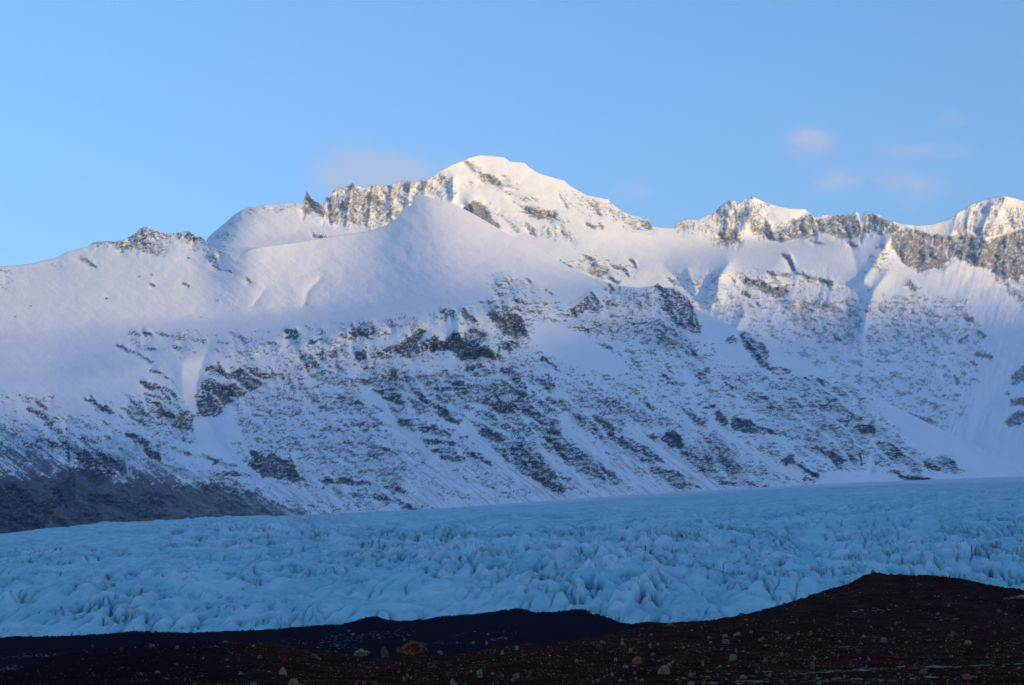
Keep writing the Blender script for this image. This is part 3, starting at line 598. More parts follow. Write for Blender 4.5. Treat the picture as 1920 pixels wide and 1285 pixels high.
featA = [([(600,524),(578,546),(570,572)],9,-6),([(498,540),(476,572)],9,-3.5),([(545,535),(560,560),(600,578)],22,4),([(640,575),(690,565)],14,5),
         ([(779,366),(762,410),(745,460)],40,3),([(940,450),(1040,500),(1130,545)],14,6),([(950,500),(1050,540)],10,-4),([(980,490),(1090,540)],9,4),
         ([(395,640),(372,700),(362,770)],26,-18),([(370,760),(400,810),(440,870)],16,-24),([(340,690),(345,760),(360,800)],22,14),
         ([(696,738),(740,800),(850,897)],14,-16),([(872,798),(925,855),(1030,928)],16,-16),([(1008,832),(1115,925)],11,-11),([(1058,784),(1120,850),(1250,925)],18,-18),
         ([(1193,812),(1340,908)],14,-14),([(1333,795),(1500,898)],14,-12),([(940,800),(1000,860),(1060,920)],22,16),([(1030,800),(1090,860),(1160,912)],20,14),([(1110,780),(1200,830),(1260,880)],24,16),([(1280,770),(1350,840),(1400,890)],26,14),
         ([(125,790),(130,890)],8,-22),([(75,800),(90,860),(120,940)],20,22),([(160,850),(190,890)],14,-16),([(210,820),(235,860),(228,900)],16,-20),([(250,850),(330,930)],30,12),
         ([(1262,540),(1270,580),(1290,640),(1330,700)],30,30),([(1236,545),(1230,600)],16,-18),([(1040,600),(1150,680)],40,-14),([(860,615),(900,640),(935,665)],22,22),([(940,590),(990,620)],18,18),
         ([(1395,622),(1440,680)],14,16),([(1545,716),(1640,800),(1720,850)],26,14),([(1640,830),(1630,890)],16,-16),([(200,700),(260,720),(300,740)],40,-8),([(0,700),(150,690),(280,690)],28,-14)]
usA = np.linspace(-135, 2000, 1170)
UA, VA, DA, front = sheet(usA, 340, [v0, v1, v2, v3, crestA], [d0, d1, d2, d3, dcrA],
    [(25, 6), (90, 50), (220, 150), (420, 300), (700, 520)], ZA, LA, SA, featA, 100, 'mountain',
    'snow covered front massif with a smooth dome above banded rock cliffs')

# ------------------------------------------------------------------ back range
crestB = [(330,520),(380,462),(390,446),(400,436),(420,420),(440,402),(462,390),(480,388),(500,384),(530,382),(556,380),(566,384),(570,374),(575,357),(579,361),(584,371),(592,378),(600,380),(606,386),(609,372),(613,367),(617,372),(622,366),(628,355),(634,349),(645,352),(656,348),(662,342),(668,349),(684,352),(700,347),(720,350),(740,345),(762,338),(776,342),(790,338),(806,335),(816,328),(822,321),(832,318),(850,308),(872,300),(880,296),(900,291),(920,292),(945,295),(956,303),(972,304),(984,306),(992,314),(1010,325),(1040,334),(1056,338),(1070,350),(1085,358),(1100,366),(1120,370),(1140,374),(1152,386),(1170,398),(1184,404),(1196,406),(1206,411),(1216,410),(1222,424),(1240,427),(1262,428),(1270,418),(1285,411),(1300,412),(1314,410),(1326,403),(1340,398),(1350,388),(1360,379),(1372,376),(1376,373),(1382,384),(1388,382),(1396,374),(1408,369),(1420,373),(1436,380),(1455,386),(1480,391),(1508,392),(1520,400),(1526,408),(1536,406),(1550,403),(1570,404),(1590,402),(1598,401),(1604,397),(1610,400),(1613,414),(1616,414),(1619,399),(1624,396),(1630,402),(1640,401),(1652,404),(1664,412),(1672,414),(1690,420),(1720,423),(1750,420),(1780,410),(1800,396),(1820,383),(1845,375),(1862,371),(1880,367),(1900,371),(1920,377),(1980,392),(2080,410)]
dcrB = [(330,5500),(390,5650),(620,5750),(830,5950),(900,6150),(1050,6200),(1220,6250),(1410,6450),(1620,6500),(1690,6450),(1880,6750),(2080,6800)]
b0 = [(330,600),(800,600),(1000,640),(1240,700),(1400,800),(1560,860),(1700,905),(1800,925),(1920,908),(2080,900)]
e0 = [(330,5000),(800,5050),(1000,5000),(1240,4900),(1400,4800),(1560,4780),(1700,4750),(1800,4700),(1920,4900),(2080,5000)]
b1 = [(330,560),(800,540),(950,540),(1100,560),(1240,580),(1350,590),(1500,620),(1640,640),(1800,680),(1920,720),(2080,720)]
e1 = [(330,5150),(800,5250),(950,5350),(1100,5350),(1240,5400),(1350,5400),(1500,5420),(1640,5420),(1800,5480),(1920,5500),(2080,5550)]
b2 = [(330,530),(420,478),(600,452),(800,470),(950,480),(1100,512),(1240,505),(1350,500),(1480,505),(1620,520),(1700,528),(1800,560),(1920,590),(2080,600)]
e2 = [(330,5250),(420,5300),(600,5400),(800,5450),(950,5560),(1100,5560),(1240,5700),(1350,5640),(1480,5700),(1620,5720),(1700,5750),(1800,5850),(1920,5900),(2080,5950)]
b3 = [(330,525),(420,462),(600,436),(700,430),(800,420),(950,440),(1100,455),(1240,465),(1350,462),(1480,458),(1560,445),(1640,445),(1700,505),(1800,505),(1920,525),(2080,540)]
e3 = [(330,5300),(420,5400),(600,5560),(700,5650),(800,5700),(950,5750),(1100,5820),(1240,6050),(1350,6250),(1480,6300),(1560,6350),(1640,6300),(1700,6080),(1800,6250),(1920,6300),(2080,6400)]
featB = [([(1668,450),(1655,470),(1638,500),(1620,522)],22,105),([(1662,515),(1640,545),(1624,590),(1616,640)],20,75),([(1885,372),(1872,400),(1850,445),(1838,480)],20,45),([(1366,495),(1348,520),(1345,550)],18,70),([(1396,588),(1378,625)],12,40),([(1820,390),(1812,430)],10,26),([(1860,385),(1842,430)],10,30),
         ([(1290,508),(1305,545)],10,22),([(850,335),(850,372)],9,34),([(1795,400),(1785,440)],14,26),([(1412,370),(1400,420),(1370,455)],18,30),([(1372,378),(1362,430)],12,22),([(1470,482),(1440,510)],16,22),
         ([(870,300),(900,330),(950,352)],16,22),([(880,380),(930,440)],18,60),([(1245,500),(1300,560),(1330,600)],24,-25),([(1600,480),(1610,520)],18,-26),([(1560,535),(1550,580)],12,14),([(1335,520),(1320,565)],14,-24),
         ([(620,370),(625,420)],7,20),([(660,350),(650,420)],8,22),([(700,352),(690,420)],9,24),([(735,350),(735,405)],8,20),([(770,345),(765,385)],8,20),([(800,342),(795,365)],7,16),([(575,362),(605,400)],7,14),
         ([(1700,440),(1695,490)],9,18),([(1735,445),(1735,500)],9,18),([(1770,450),(1765,490)],8,16),([(1810,450),(1805,490)],9,18),([(1850,460),(1848,500)],9,18),([(1890,450),(1885,520)],10,18),
         ([(1800,600),(1770,650),(1750,700)],16,16),([(1760,570),(1750,640)],10,12),([(1700,550),(1690,650)],10,12),([(1900,690),(1850,760),(1810,850)],30,-25)]
usB = np.linspace(345, 2000, 900)
UB, VB, DB, rear = sheet(usB, 270, [b0, b1, b2, b3, crestB], [e0, e1, e2, e3, dcrB],
    [(30, 12), (120, 90), (300, 260), (600, 560)], ZB, LB, [], featB, 300, 'mountain_range',
    'jagged snow covered back range with the highest sunlit summit', gain=1.0, steep=.7)

# unseen range behind the camera, added and shaped to cast the valley shadow
def shadow_range():
    sd = np.array([math.sin(SUN_AZ), math.cos(SUN_AZ)])       # towards the sun
    qd = np.array([sd[1], -sd[0]]); qd = qd if qd[1] > 0 else -qd
    q = np.linspace(-7000, 9000, 220); t = np.linspace(-1, 1, 41)
    L = 3200.0
    tq = [(-7000, 520), (0, 530), (1500, 530), (1900, 470), (2380, 500), (3200, 710), (3800, 810), (4820, 955), (5600, 1010), (9000, 850)]
    shadow = line(tq, q)
    reach = line([(-7000, 2500), (2380, 2660), (3200, 2400), (3800, 2950), (4820, 2740), (9000, 2700)], q)
    crest = shadow + (reach + L) * math.tan(SUN_EL) + fbm(q / 500, q * 0 + 3.3, 900, 4) * 14
    T, Q = np.meshgrid(t, q, indexing='ij')
    H = crest[None] * (1 - np.abs(T) ** 1.15) - 30
    H += fbm(Q / 400, T * 4, 910, 5) * 90 * np.abs(T) * (1 - np.abs(T))
    s = L + T * 2100
    X = sd[0] * s + qd[0] * Q; Y = sd[1] * s + qd[1] * Q
    P = np.stack([X, Y, H], -1)
    rock = sstep((fbm(Q / 160, T * 9, 920, 5) - .25) / .4)
    return grid_mesh('shadow_ridge', P, MOUNTAIN, {'rock': rock, 'foot_tint': rock * 0}, label='unseen snowy range added behind the viewer to shade the valley')
shadow_range()

# ------------------------------------------------------------------ glacier
def glacier_material():
    m, nt, bs = new_mat('glacier_ice')
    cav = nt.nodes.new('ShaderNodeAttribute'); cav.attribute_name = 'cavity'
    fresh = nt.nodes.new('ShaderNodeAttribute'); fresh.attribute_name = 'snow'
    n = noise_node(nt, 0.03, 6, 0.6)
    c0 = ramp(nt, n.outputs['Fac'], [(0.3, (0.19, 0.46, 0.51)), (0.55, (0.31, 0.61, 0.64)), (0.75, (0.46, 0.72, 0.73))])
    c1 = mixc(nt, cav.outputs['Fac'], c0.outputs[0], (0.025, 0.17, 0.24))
    c2 = mixc(nt, fresh.outputs['Fac'], c1, (0.70, 0.78, 0.84))
    n2 = noise_node(nt, 0.11, 7, 0.72)
    d = ramp(nt, n2.outputs['Fac'], [(0.57, (0, 0, 0)), (0.75, (1, 1, 1))])
    dm = nt.nodes.new('ShaderNodeMath'); dm.operation = 'MULTIPLY'; dm.inputs[1].default_value = 0.4
    nt.links.new(d.outputs[0], dm.inputs[0])
    c3 = mixc(nt, dm.outputs[0], c2, (0.16, 0.2, 0.22))
    nt.links.new(c3, bs.inputs['Base Color'])
    bs.inputs['Roughness'].default_value = 0.6
    bs.inputs['Specular IOR Level'].default_value = 0.25
    n3 = noise_node(nt, 0.5, 5, 0.6)
    b = nt.nodes.new('ShaderNodeBump'); b.inputs['Distance'].default_value = 0.8; b.inputs['Strength'].default_value = 0.5
    nt.links.new(n3.outputs['Fac'], b.inputs['Height']); nt.links.new(b.outputs[0], bs.inputs['Normal'])
    return m

edge_v = [(-140,1020),(0,1003),(100,993),(200,984),(300,977),(420,972),(550,967),(700,960),(820,954),(1000,941),(1150,930),(1300,921),(1500,910),(1700,901),(1850,895),(1920,893),(2080,888)]
edge_d = [(-140,2600),(0,2680),(300,2880),(500,2990),(800,3190),(1000,3380),(1200,3630),(1400,3880),(1600,4130),(1800,4420),(1920,4650),(2080,4900)]
def build_glacier():
    us = np.linspace(-150, 2070, 960)
    ev = line(edge_v, us); ed = line(edge_d, us)
    # distance along each column from the snout to the far margin
    near = 760.0
    q = np.linspace(0, 1, 640)[:, None]
    D = near * (ed[None] / near) ** q
    # surface rises convexly from the snout
    ze = (place(us, ev, ed)[:, 2])
    z0 = -14.0
    f = (D - near) / (ed[None] - near)
    zs = z0 + (ze[None] - z0) * (f ** .93)
    e = np.clip(f, 0, 1)
    X = (us[None] - CX) / F / math.cos(PITCH) * D * 1.0
    # swell and folds
    big = fbm(X / 420, D / 520, 501, 4) * 13 * (1 - e ** 3)
    fold = fbm((X * .78 - D * .3) / 150, (D * .35 + X * .25) / 60, 502, 5, .55) * 4.5
    V0 = HORIZON - zs / D * F
    U0 = np.broadcast_to(us[None], D.shape)
    Uw = U0 + 20 * fbm(U0 / 60, V0 / 20, 520, 3); Vw = V0 + 8 * fbm(U0 / 60, V0 / 20, 521, 3)
    def spot(u, v, ru, rv): return np.exp(-((Uw - u) / ru) ** 2 - ((Vw - v) / rv) ** 2)
    crev = (spot(870, 1060, 150, 28) + spot(1060, 1080, 90, 40) + spot(1180, 1130, 90, 40) + spot(1270, 1030, 170, 40) + .7 * spot(1800, 1060, 190, 45)
            + .8 * spot(480, 1000, 130, 18) + .6 * spot(1550, 1080, 150, 30) + .35 * spot(700, 1020, 300, 40) + .5 * spot(380, 1165, 120, 20) + .5 * spot(80, 1050, 80, 18) + .5 * spot(1700,1030,120,15)+.45*spot(250,1120,200,40))
    crev = np.clip(crev, 0, 1)
    # rounded mounds with sharp creases between them, cut by slits where the ice is stretched
    wx = fbm(X / 60, D / 90, 530, 3) * 11; wy = fbm(X / 60, D / 90, 534, 3) * 22
    cz = np.clip(crev * 1.2 + .12 * np.clip(fbm(X / 120, D / 200, 535, 3), -1, 1), 0, 1)
    n1 = perlin((X + wx) / 10.5, (D + wy + .6 * X) / 42, 531); n2 = perlin((X * .9 + D * .25 + wx) / 6.0, (D * .9 - X * .4 + wy) / 19, 532)
    n3 = perlin((X * .8 - D * .3 + wx) / 40, (D + .5 * X + wy) / 85, 536)
    nf = perlin((X * .986 - D * .164 + .5 * wx) / 17, (D + X * .3) / 240, 537) + .35 * perlin((X * .98 - D * .2 + wx) / 8, D / 120, 538)
    flow = 3.2 * np.abs(nf) - 1.8 * np.exp(-(nf / .06) ** 2)
    billow = (.7 + 9.0 * cz) * np.abs(n1) + (.5 + 4.2 * cz) * np.abs(n2) + 2.6 * np.abs(n3) + flow * (1 - .6 * cz)
    gate = sstep((rank(fbm(X / 40, D / 80, 533, 3)) - .35) / .35)
    slit = np.maximum(np.exp(-(n1 / .075) ** 2), .6 * np.exp(-(n2 / .09) ** 2)) * gate
    fade = 1 - .8 * sstep((f - .55) / .35)
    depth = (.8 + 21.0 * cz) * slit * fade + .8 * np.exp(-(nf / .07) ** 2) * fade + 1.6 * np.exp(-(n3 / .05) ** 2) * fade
    mid = fbm(X / 22, D / 30, 540, 5, .66) * (.9 + 1.6 * cz)
    rid = billow
    calm = 1 - .88 * sstep((f - .40) / .32) * sstep((U0 - 500) / 500)
    h = big + (fold + mid + rid) * calm - depth
    h *= np.clip((1 - f) * 18, 0.12, 1)
    snow = sstep((f - .80) / .2) * sstep((U0 - 600) / 600)
    band = np.exp(-((V0 - line([(800,962),(1000,958),(1300,948),(1600,940),(1920,935)], U0)) / 9) ** 2) * sstep((U0 - 800) / 200)
    snow = np.clip(snow - .5 * band, 0, 1)
    snow = np.clip(snow + .55 * sstep((np.abs(n1) - .22) / .4) * (.35 + .65 * cz) + .35 * sstep((fbm(X / 70, D / 160, 550, 4, .6) - .1) / .9), 0, 1)
    P = np.stack([X, D, zs + h], -1)
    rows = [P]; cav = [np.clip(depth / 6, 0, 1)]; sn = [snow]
    for dD, dz in ((25, 4), (70, 26), (130, 70)):
        r = P[-1].copy(); r[:, 1] += dD; r[:, 0] *= 1 + dD / P[-1][:, 1]; r[:, 2] -= dz
        rows.append(r[None]); cav.append(np.zeros((1, len(us)))); sn.append(snow[-1:])
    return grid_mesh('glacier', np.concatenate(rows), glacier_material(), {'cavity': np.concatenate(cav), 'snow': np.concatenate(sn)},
                     label='blue crevassed glacier tongue below the mountain')
build_glacier()

# ------------------------------------------------------------------ moraine
def moraine_material():
    m, nt, bs = new_mat('black_moraine')
    n = noise_node(nt, 0.35, 8, 0.65)
    c0 = ramp(nt, n.outputs['Fac'], [(0.35, (0.020, 0.0085, 0.006)), (0.52, (0.040, 0.016, 0.011)), (0.72, (0.085, 0.034, 0.022))])
    n2 = noise_node(nt, 9.0, 4, 0.7)
    r2 = ramp(nt, n2.outputs['Fac'], [(0.62, (0, 0, 0)), (0.74, (1, 1, 1))])
    mm = nt.nodes.new('ShaderNodeMath'); mm.operation = 'MULTIPLY'; mm.inputs[1].default_value = 0.5
    nt.links.new(r2.outputs[0], mm.inputs[0])
    c1 = mixc(nt, mm.outputs[0], c0.outputs[0], (0.09, 0.045, 0.024))
    fa = nt.nodes.new('ShaderNodeAttribute'); fa.attribute_name = 'haze_violet'
    c1 = mixc(nt, fa.outputs['Fac'], c1, (0.016, 0.009, 0.016))  # violet haze of the far bank mixed into the ground colour
    nt.links.new(c1, bs.inputs['Base Color'])
    bs.inputs['Roughness'].default_value = 0.95
    bs.inputs['Specular IOR Level'].default_value = 0.0
    n3 = noise_node(nt, 3.0, 6, 0.7)
    b = nt.nodes.new('ShaderNodeBump'); b.inputs['Distance'].default_value = 0.25; b.inputs['Strength'].default_value = 0.9
    nt.links.new(n3.outputs['Fac'], b.inputs['Height']); nt.links.new(b.outputs[0], bs.inputs['Normal'])
    return m
MORAINE = moraine_material()
crestM = [(-200,1205),(0,1195),(110,1193),(200,1189),(250,1184),(350,1187),(430,1184),(520,1180),(560,1176),(600,1172),(640,1171),(665,1165),(686,1158),(704,1156),(728,1163),(750,1165),(780,1163),(785,1161),(792,1163),(830,1156),(868,1153),(900,1151),(950,1144),(968,1140),(985,1143),(1004,1149),(1040,1147),(1080,1143),(1098,1142),(1106,1151),(1135,1156),(1165,1168),(1182,1171),(1210,1167),(1250,1169),(1290,1167),(1330,1164),(1380,1157),(1388,1151),(1400,1152),(1440,1141),(1480,1130),(1510,1120),(1550,1107),(1590,1095),(1625,1078),(1640,1074),(1665,1077),(1700,1078),(1740,1079),(1790,1083),(1850,1096),(1920,1107),(2000,1122),(2200,1160)]
nearM = [(-200,1290),(0,1262),(60,1244),(130,1225),(200,1214),(300,1208),(420,1202),(520,1206),(600,1222),(700,1233),(800,1231),(860,1226),(930,1214),(1000,1206),(1060,1201),(1120,1195),(1180,1180),(1220,1172),(1300,1171),(1400,1160),(2200,1175)]
dnear = [(-200,95),(0,110),(200,135),(420,150),(700,120),(930,140),(1120,160),(1220,190),(1400,200),(2200,240)]
dcrM = [(-200,420),(0,420),(600,430),(1000,440),(1100,430),(1180,360),(1220,260),(1400,250),(1640,260),(1920,240),(2200,240)]
def moraine_visible_depth(u, v):
    """distance of the moraine seen at a pixel: the near ground up to its brow, then the far bank"""
    vn = np.minimum(line(nearM, u), 1330 - 8); dn = line(dnear, u); vc = line(crestM, u); dc = line(dcrM, u)
    vb, db = 1330.0, 48.0
    t = np.clip((vb - v) / (vb - vn), 0, 1)
    near = 1 / (1 / db + (1 / dn - 1 / db) * t)
    s = np.clip((vn - v) / np.maximum(vn - vc, 1), 0, 1)
    far0 = np.where(dc - dn > 120, dc * .62, dn)
    far = far0 + (dc - far0) * s
    return np.where(v >= vn, near, far)
def build_moraine():
    us = np.linspace(-200, 2150, 640)
    vn = np.minimum(line(nearM, us), 1322); dn = line(dnear, us); vc = line(crestM, us); dc = line(dcrM, us)
    vc = vc + fbm(us / 14, us * 0 + .5, 601, 4, .6) * 1.3
    rows = []
    def row(D, Z):
        X = (us - CX) / F / math.cos(PITCH) * D
        rows.append(np.stack([X, D + 0 * X, Z + 0 * X], -1))
    for D, z in ((2.0, -.05), (15, -.05), (30, -.1)):
        p = place(us, us * 0 + 1330.0, us * 0 + 48.0)
        x = (us - CX) / F / math.cos(PITCH) * 48.0 * (1 + 6 * (1 - D / 48.0))
        rows.append(np.stack([x, us * 0 + D, p[:, 2] + z], -1))
    for t in np.linspace(0, 1, 170):
        v = 1330 + (vn - 1330) * t
        rows.append(place(us, v, 1 / (1 / 48.0 + (1 / dn - 1 / 48.0) * t)))
    split = (dc - dn > 120).astype(float)
    far0 = np.where(split > 0, dc * .62, dn)
    e = rows[-1].copy()
    # hollow behind the near brow
    for k in (.33, .66):
        Dm = dn + (far0 - dn) * k
        p = place(us, vn + split * (26 * k), np.maximum(Dm, dn + .5 * k))
        rows.append(p)
    for s in np.linspace(0, 1, 90):
        v = vn + split * 20 * (1 - s) ** 3 + (vc - vn) * s
        rows.append(place(us, v, far0 + .8 + (dc - far0) * s))
    last = rows[-1]
    for dD, dz in ((6, 1.0), (30, 9), (120, 26), (400, 40)):
        r = last.copy(); r[:, 1] += dD; r[:, 0] *= 1 + dD / last[:, 1]; r[:, 2] = np.minimum(r[:, 2] - dz, 2.0) if dz > 20 else r[:, 2] - dz
        rows.append(r)
    P = np.stack(rows)
    amp = np.clip(P[..., 1:2] / 90, .2, 2.2)[..., 0]
    P[..., 2] += fbm(P[..., 0] / 2.2, P[..., 1] / 2.2, 610, 4, .6) * .07 * amp
    haze_violet = np.zeros(P.shape[:2]); haze_violet[175:] = split[None] ; haze_violet = blur1(haze_violet, 4, 1)  # far bank rows take the painted haze colour
    lf = sstep((560 - us) / 260); haze_violet[:175] = np.maximum(haze_violet[:175], .75 * lf[None])  # same violet tone over the left near ground
    return grid_mesh('moraine', P, MORAINE, {'haze_violet': haze_violet}, label='dark gravel moraine bank in front of the glacier')
build_moraine()
# the plain under everything
def plain():
    g = np.linspace(-1, 1, 60); g = np.sign(g) * np.abs(g) ** 2 * 14000
    Y, X = np.meshgrid(g, g, indexing='ij')
    Z = np.where((Y > 20), -30.0, -1.2 - 4 * sstep(np.abs(X) / 4000)) + fbm(X / 900, Y / 900, 640, 4) * 1.0 - 1.0
    return grid_mesh('ground', np.stack([X, Y, Z], -1), MORAINE, label='flat black outwash plain under the moraine')
plain()

# ------------------------------------------------------------------ stones on the moraine
TINT = {'tan': (.29, .18, .09), 'orange': (.30, .115, .04), 'reddish': (.17, .06, .04), 'grey': (.19, .145, .11), 'pale grey': (.25, .18, .125),
        'purplish': (.11, .075, .10), 'brown': (.12, .07, .045), 'olive': (.26, .21, .115), 'pinkish': (.25, .13, .095)}
def stone_material(name, c, lichen=None):
    m, nt, bs = new_mat(name.replace(' ', '_') + '_stone')
    n = noise_node(nt, 5.0, 6, .65)
    r = ramp(nt, n.outputs['Fac'], [(.3, tuple(x * .45 for x in c)), (.5, c), (.75, tuple(min(1, x * 1.3) for x in c))])
    out = r.outputs[0]
    if lichen:
        n2 = noise_node(nt, 6.5, 6, .75)
        r2 = ramp(nt, n2.outputs['Fac'], [(.47, (0, 0, 0)), (.56, (1, 1, 1))])
        out = mixc(nt, r2.outputs[0], out, lichen)
    nt.links.new(out, bs.inputs['Base Color'])
    bs.inputs['Roughness'].default_value = .9; bs.inputs['Specular IOR Level'].default_value = 0.0
    n3 = noise_node(nt, 14, 5, .7)
    b = nt.nodes.new('ShaderNodeBump'); b.inputs['Distance'].default_value = .05; b.inputs['Strength'].default_value = .8
    nt.links.new(n3.outputs['Fac'], b.inputs['Height']); nt.links.new(b.outputs[0], bs.inputs['Normal'])
    return m
STONE = {k: stone_material(k, c) for k, c in TINT.items()}
STONE['rust'] = stone_material('rust', (.27, .075, .03), (.05, .016, .010))
STONE['yellow'] = stone_material('lichen_yellow', (.38, .32, .14), (.06, .04, .035))

import bmesh
def stone_mesh(k, sub=2, cuts=9, rough=.12):
    r = random.Random(k * 77 + 5)
    bm = bmesh.new(); bmesh.ops.create_icosphere(bm, subdivisions=sub, radius=1.0)
    planes = []
    for _ in range(cuts):
        d = Vector((r.gauss(0, 1), r.gauss(0, 1), r.gauss(0, 1))).normalized(); planes.append((d, r.uniform(.45, .9)))
    off = r.uniform(0, 50)
    from mathutils import noise as mn
    for v in bm.verts:
        n = v.co.normalized(); t = 1.0
        for d, h in planes:
            c = n.dot(d)
            if c > 1e-3: t = min(t, h / c)
        t *= 1 + rough * mn.noise(n * 2.3 + Vector((off, 0, 0))) + rough * .6 * mn.noise(n * 5.1 + Vector((0, off, 0)))
        v.co = n * t
    # sits on its flat side, unit width
    xs = [v.co.x for v in bm.verts]; zs = [v.co.z for v in bm.verts]; ys = [v.co.y for v in bm.verts]
    for v in bm.verts:
        v.co.x /= (max(xs) - min(xs)); v.co.y /= (max(ys) - min(ys)); v.co.z = (v.co.z - min(zs)) / (max(zs) - min(zs))
    me = bpy.data.meshes.new('stone'); bm.to_mesh(me); bm.free()
    me.materials.append(None)
    return me
MESHES = [stone_mesh(k) for k in range(14)]

r0 = random.Random(31)
def put_stone(name, u, v, w, h, tint, mesh, rz):
    vb = v + h * .5
    D = float(moraine_visible_depth(np.array(float(u)), np.array(float(vb))))
    p = place(np.array(float(u)), np.array(float(vb)), np.array(D)); s = D / F
    o = bpy.data.objects.new(name, mesh); COL.objects.link(o)
    o.location = (p[0], p[1] + w * s * .4, p[2] - h * s * .38)
    k = abs(math.cos(rz)) + abs(math.sin(rz))
    o.scale = (w * s / k * 1.12, w * s / k * 1.05, h * s * 1.36)
    o.rotation_euler = (r0.uniform(-.18, .18), r0.uniform(-.18, .18), rz)
    o.material_slots[0].link = 'OBJECT'; o.material_slots[0].material = STONE[tint]
    return o

# (u, v, width, height, tint, short phrase that others can be told by)
LAND = [
 (781,1213,54,37,'rust','the big rounded rust orange boulder'), (677,1224,29,15,'yellow','the yellow lichened boulder'),
 (723,1221,18,19,'brown','the dark crumbly rock'), (1244,1256,21,18,'tan','the large tan block'),
 (1195,1238,17,15,'orange','the ragged orange rock'), (1376,1233,15,13,'tan','the notched tan rock'),
 (1525,1248,10,15,'orange','the upright orange rock'), (1656,1200,13,10,'grey','the slanted grey rock'),
 (1819,1205,15,9,'tan','the oblong tan rock'), (1733,1259,15,10,'pinkish','the pinkish block in the lichen'),
 (530,1257,17,14,'olive','the olive boulder'), (550,1280,25,14,'tan','the broad tan slab'),
 (285,1210,13,8,'grey','the lone grey rock on the left brow'), (1815,1268,18,10,'orange','the rusty slab in the lichen'),
 (1361,1203,16,9,'grey','the flat dark grey slab'), (902,1263,13,18,'pale grey','the tall pale rock'),
 (966,1266,14,13,'pinkish','the pinkish angular rock'), (969,1215,11,9,'pale grey','the pale wedge rock'),
 (1123,1212,13,9,'reddish','the reddish flat rock'), (1452,1240,12,11,'reddish','the cracked red rock'),
 (1598,1246,9,15,'reddish','the tall red rock'), (1296,1282,17,8,'tan','the half buried tan slab'),
 (1396,1270,14,9,'tan','the tan rock among lichen'), (1786,1189,8,11,'orange','the pointed orange rock'),
 (1254,1171,9,8,'pale grey','the pale rock on the saddle'), (1636,1072,7,8,'tan','the small cairn block on the hilltop'),
 (450,1263,10,8,'grey','the grey chunk'), (330,1246,8,7,'reddish','the lone red stone'), (1682,1230,9,9,'reddish','the dull red chunk'),
 (704,1281,14,9,'reddish','the wide red slab'), (850,1282,15,8,'pale grey','the pale slab at the bottom edge'), (1130,1204,11,7,'pale grey','the pale tilted rock'),
]
HAND = ['rust orange boulder, biggest rock, rounded and standing alone on the brow', 'low boulder with yellow lichen on top left of the rust boulder',
        'dark crumbly rock heap between the yellow and rust boulders', 'large tan block with a square face on the dark slope',
        'ragged orange rock standing alone on dark gravel', 'notched tan rock in the middle of the dark slope', 'upright orange rock above the lichen strip',
        'slanted grey rock on the dark hillside at right', 'oblong tan rock far right on the dark hillside', 'pinkish block sitting in the pale lichen strip',
        'olive boulder on the left gravel slope', 'broad tan slab cut by the lower left edge of the view', 'lone grey rock on the far left brow',
        'rusty flat slab lying in the lichen at right', 'flat dark grey slab below the saddle', 'tall pale grey rock low on the middle slope',
        'pinkish angular rock low on the middle slope', 'pale grey wedge shaped rock on the near brow', 'reddish flat rock on the near brow right of centre',
        'cracked dark red rock on the slope right of the notched tan rock', 'tall narrow red rock above the lichen strip', 'half buried tan slab at the bottom edge',
        'tan rock among the first lichen patches', 'pointed orange rock high on the right hillside', 'pale rock right on the saddle against the ice',
        'small tan block on the very top of the right hill', 'grey chunk on the lower left slope', 'lone red stone on the black left slope',
        'dull red chunk on the right slope', 'wide red slab at the bottom left of centre', 'pale slab at the bottom edge below the rust boulder', 'pale tilted rock just above the reddish flat rock']
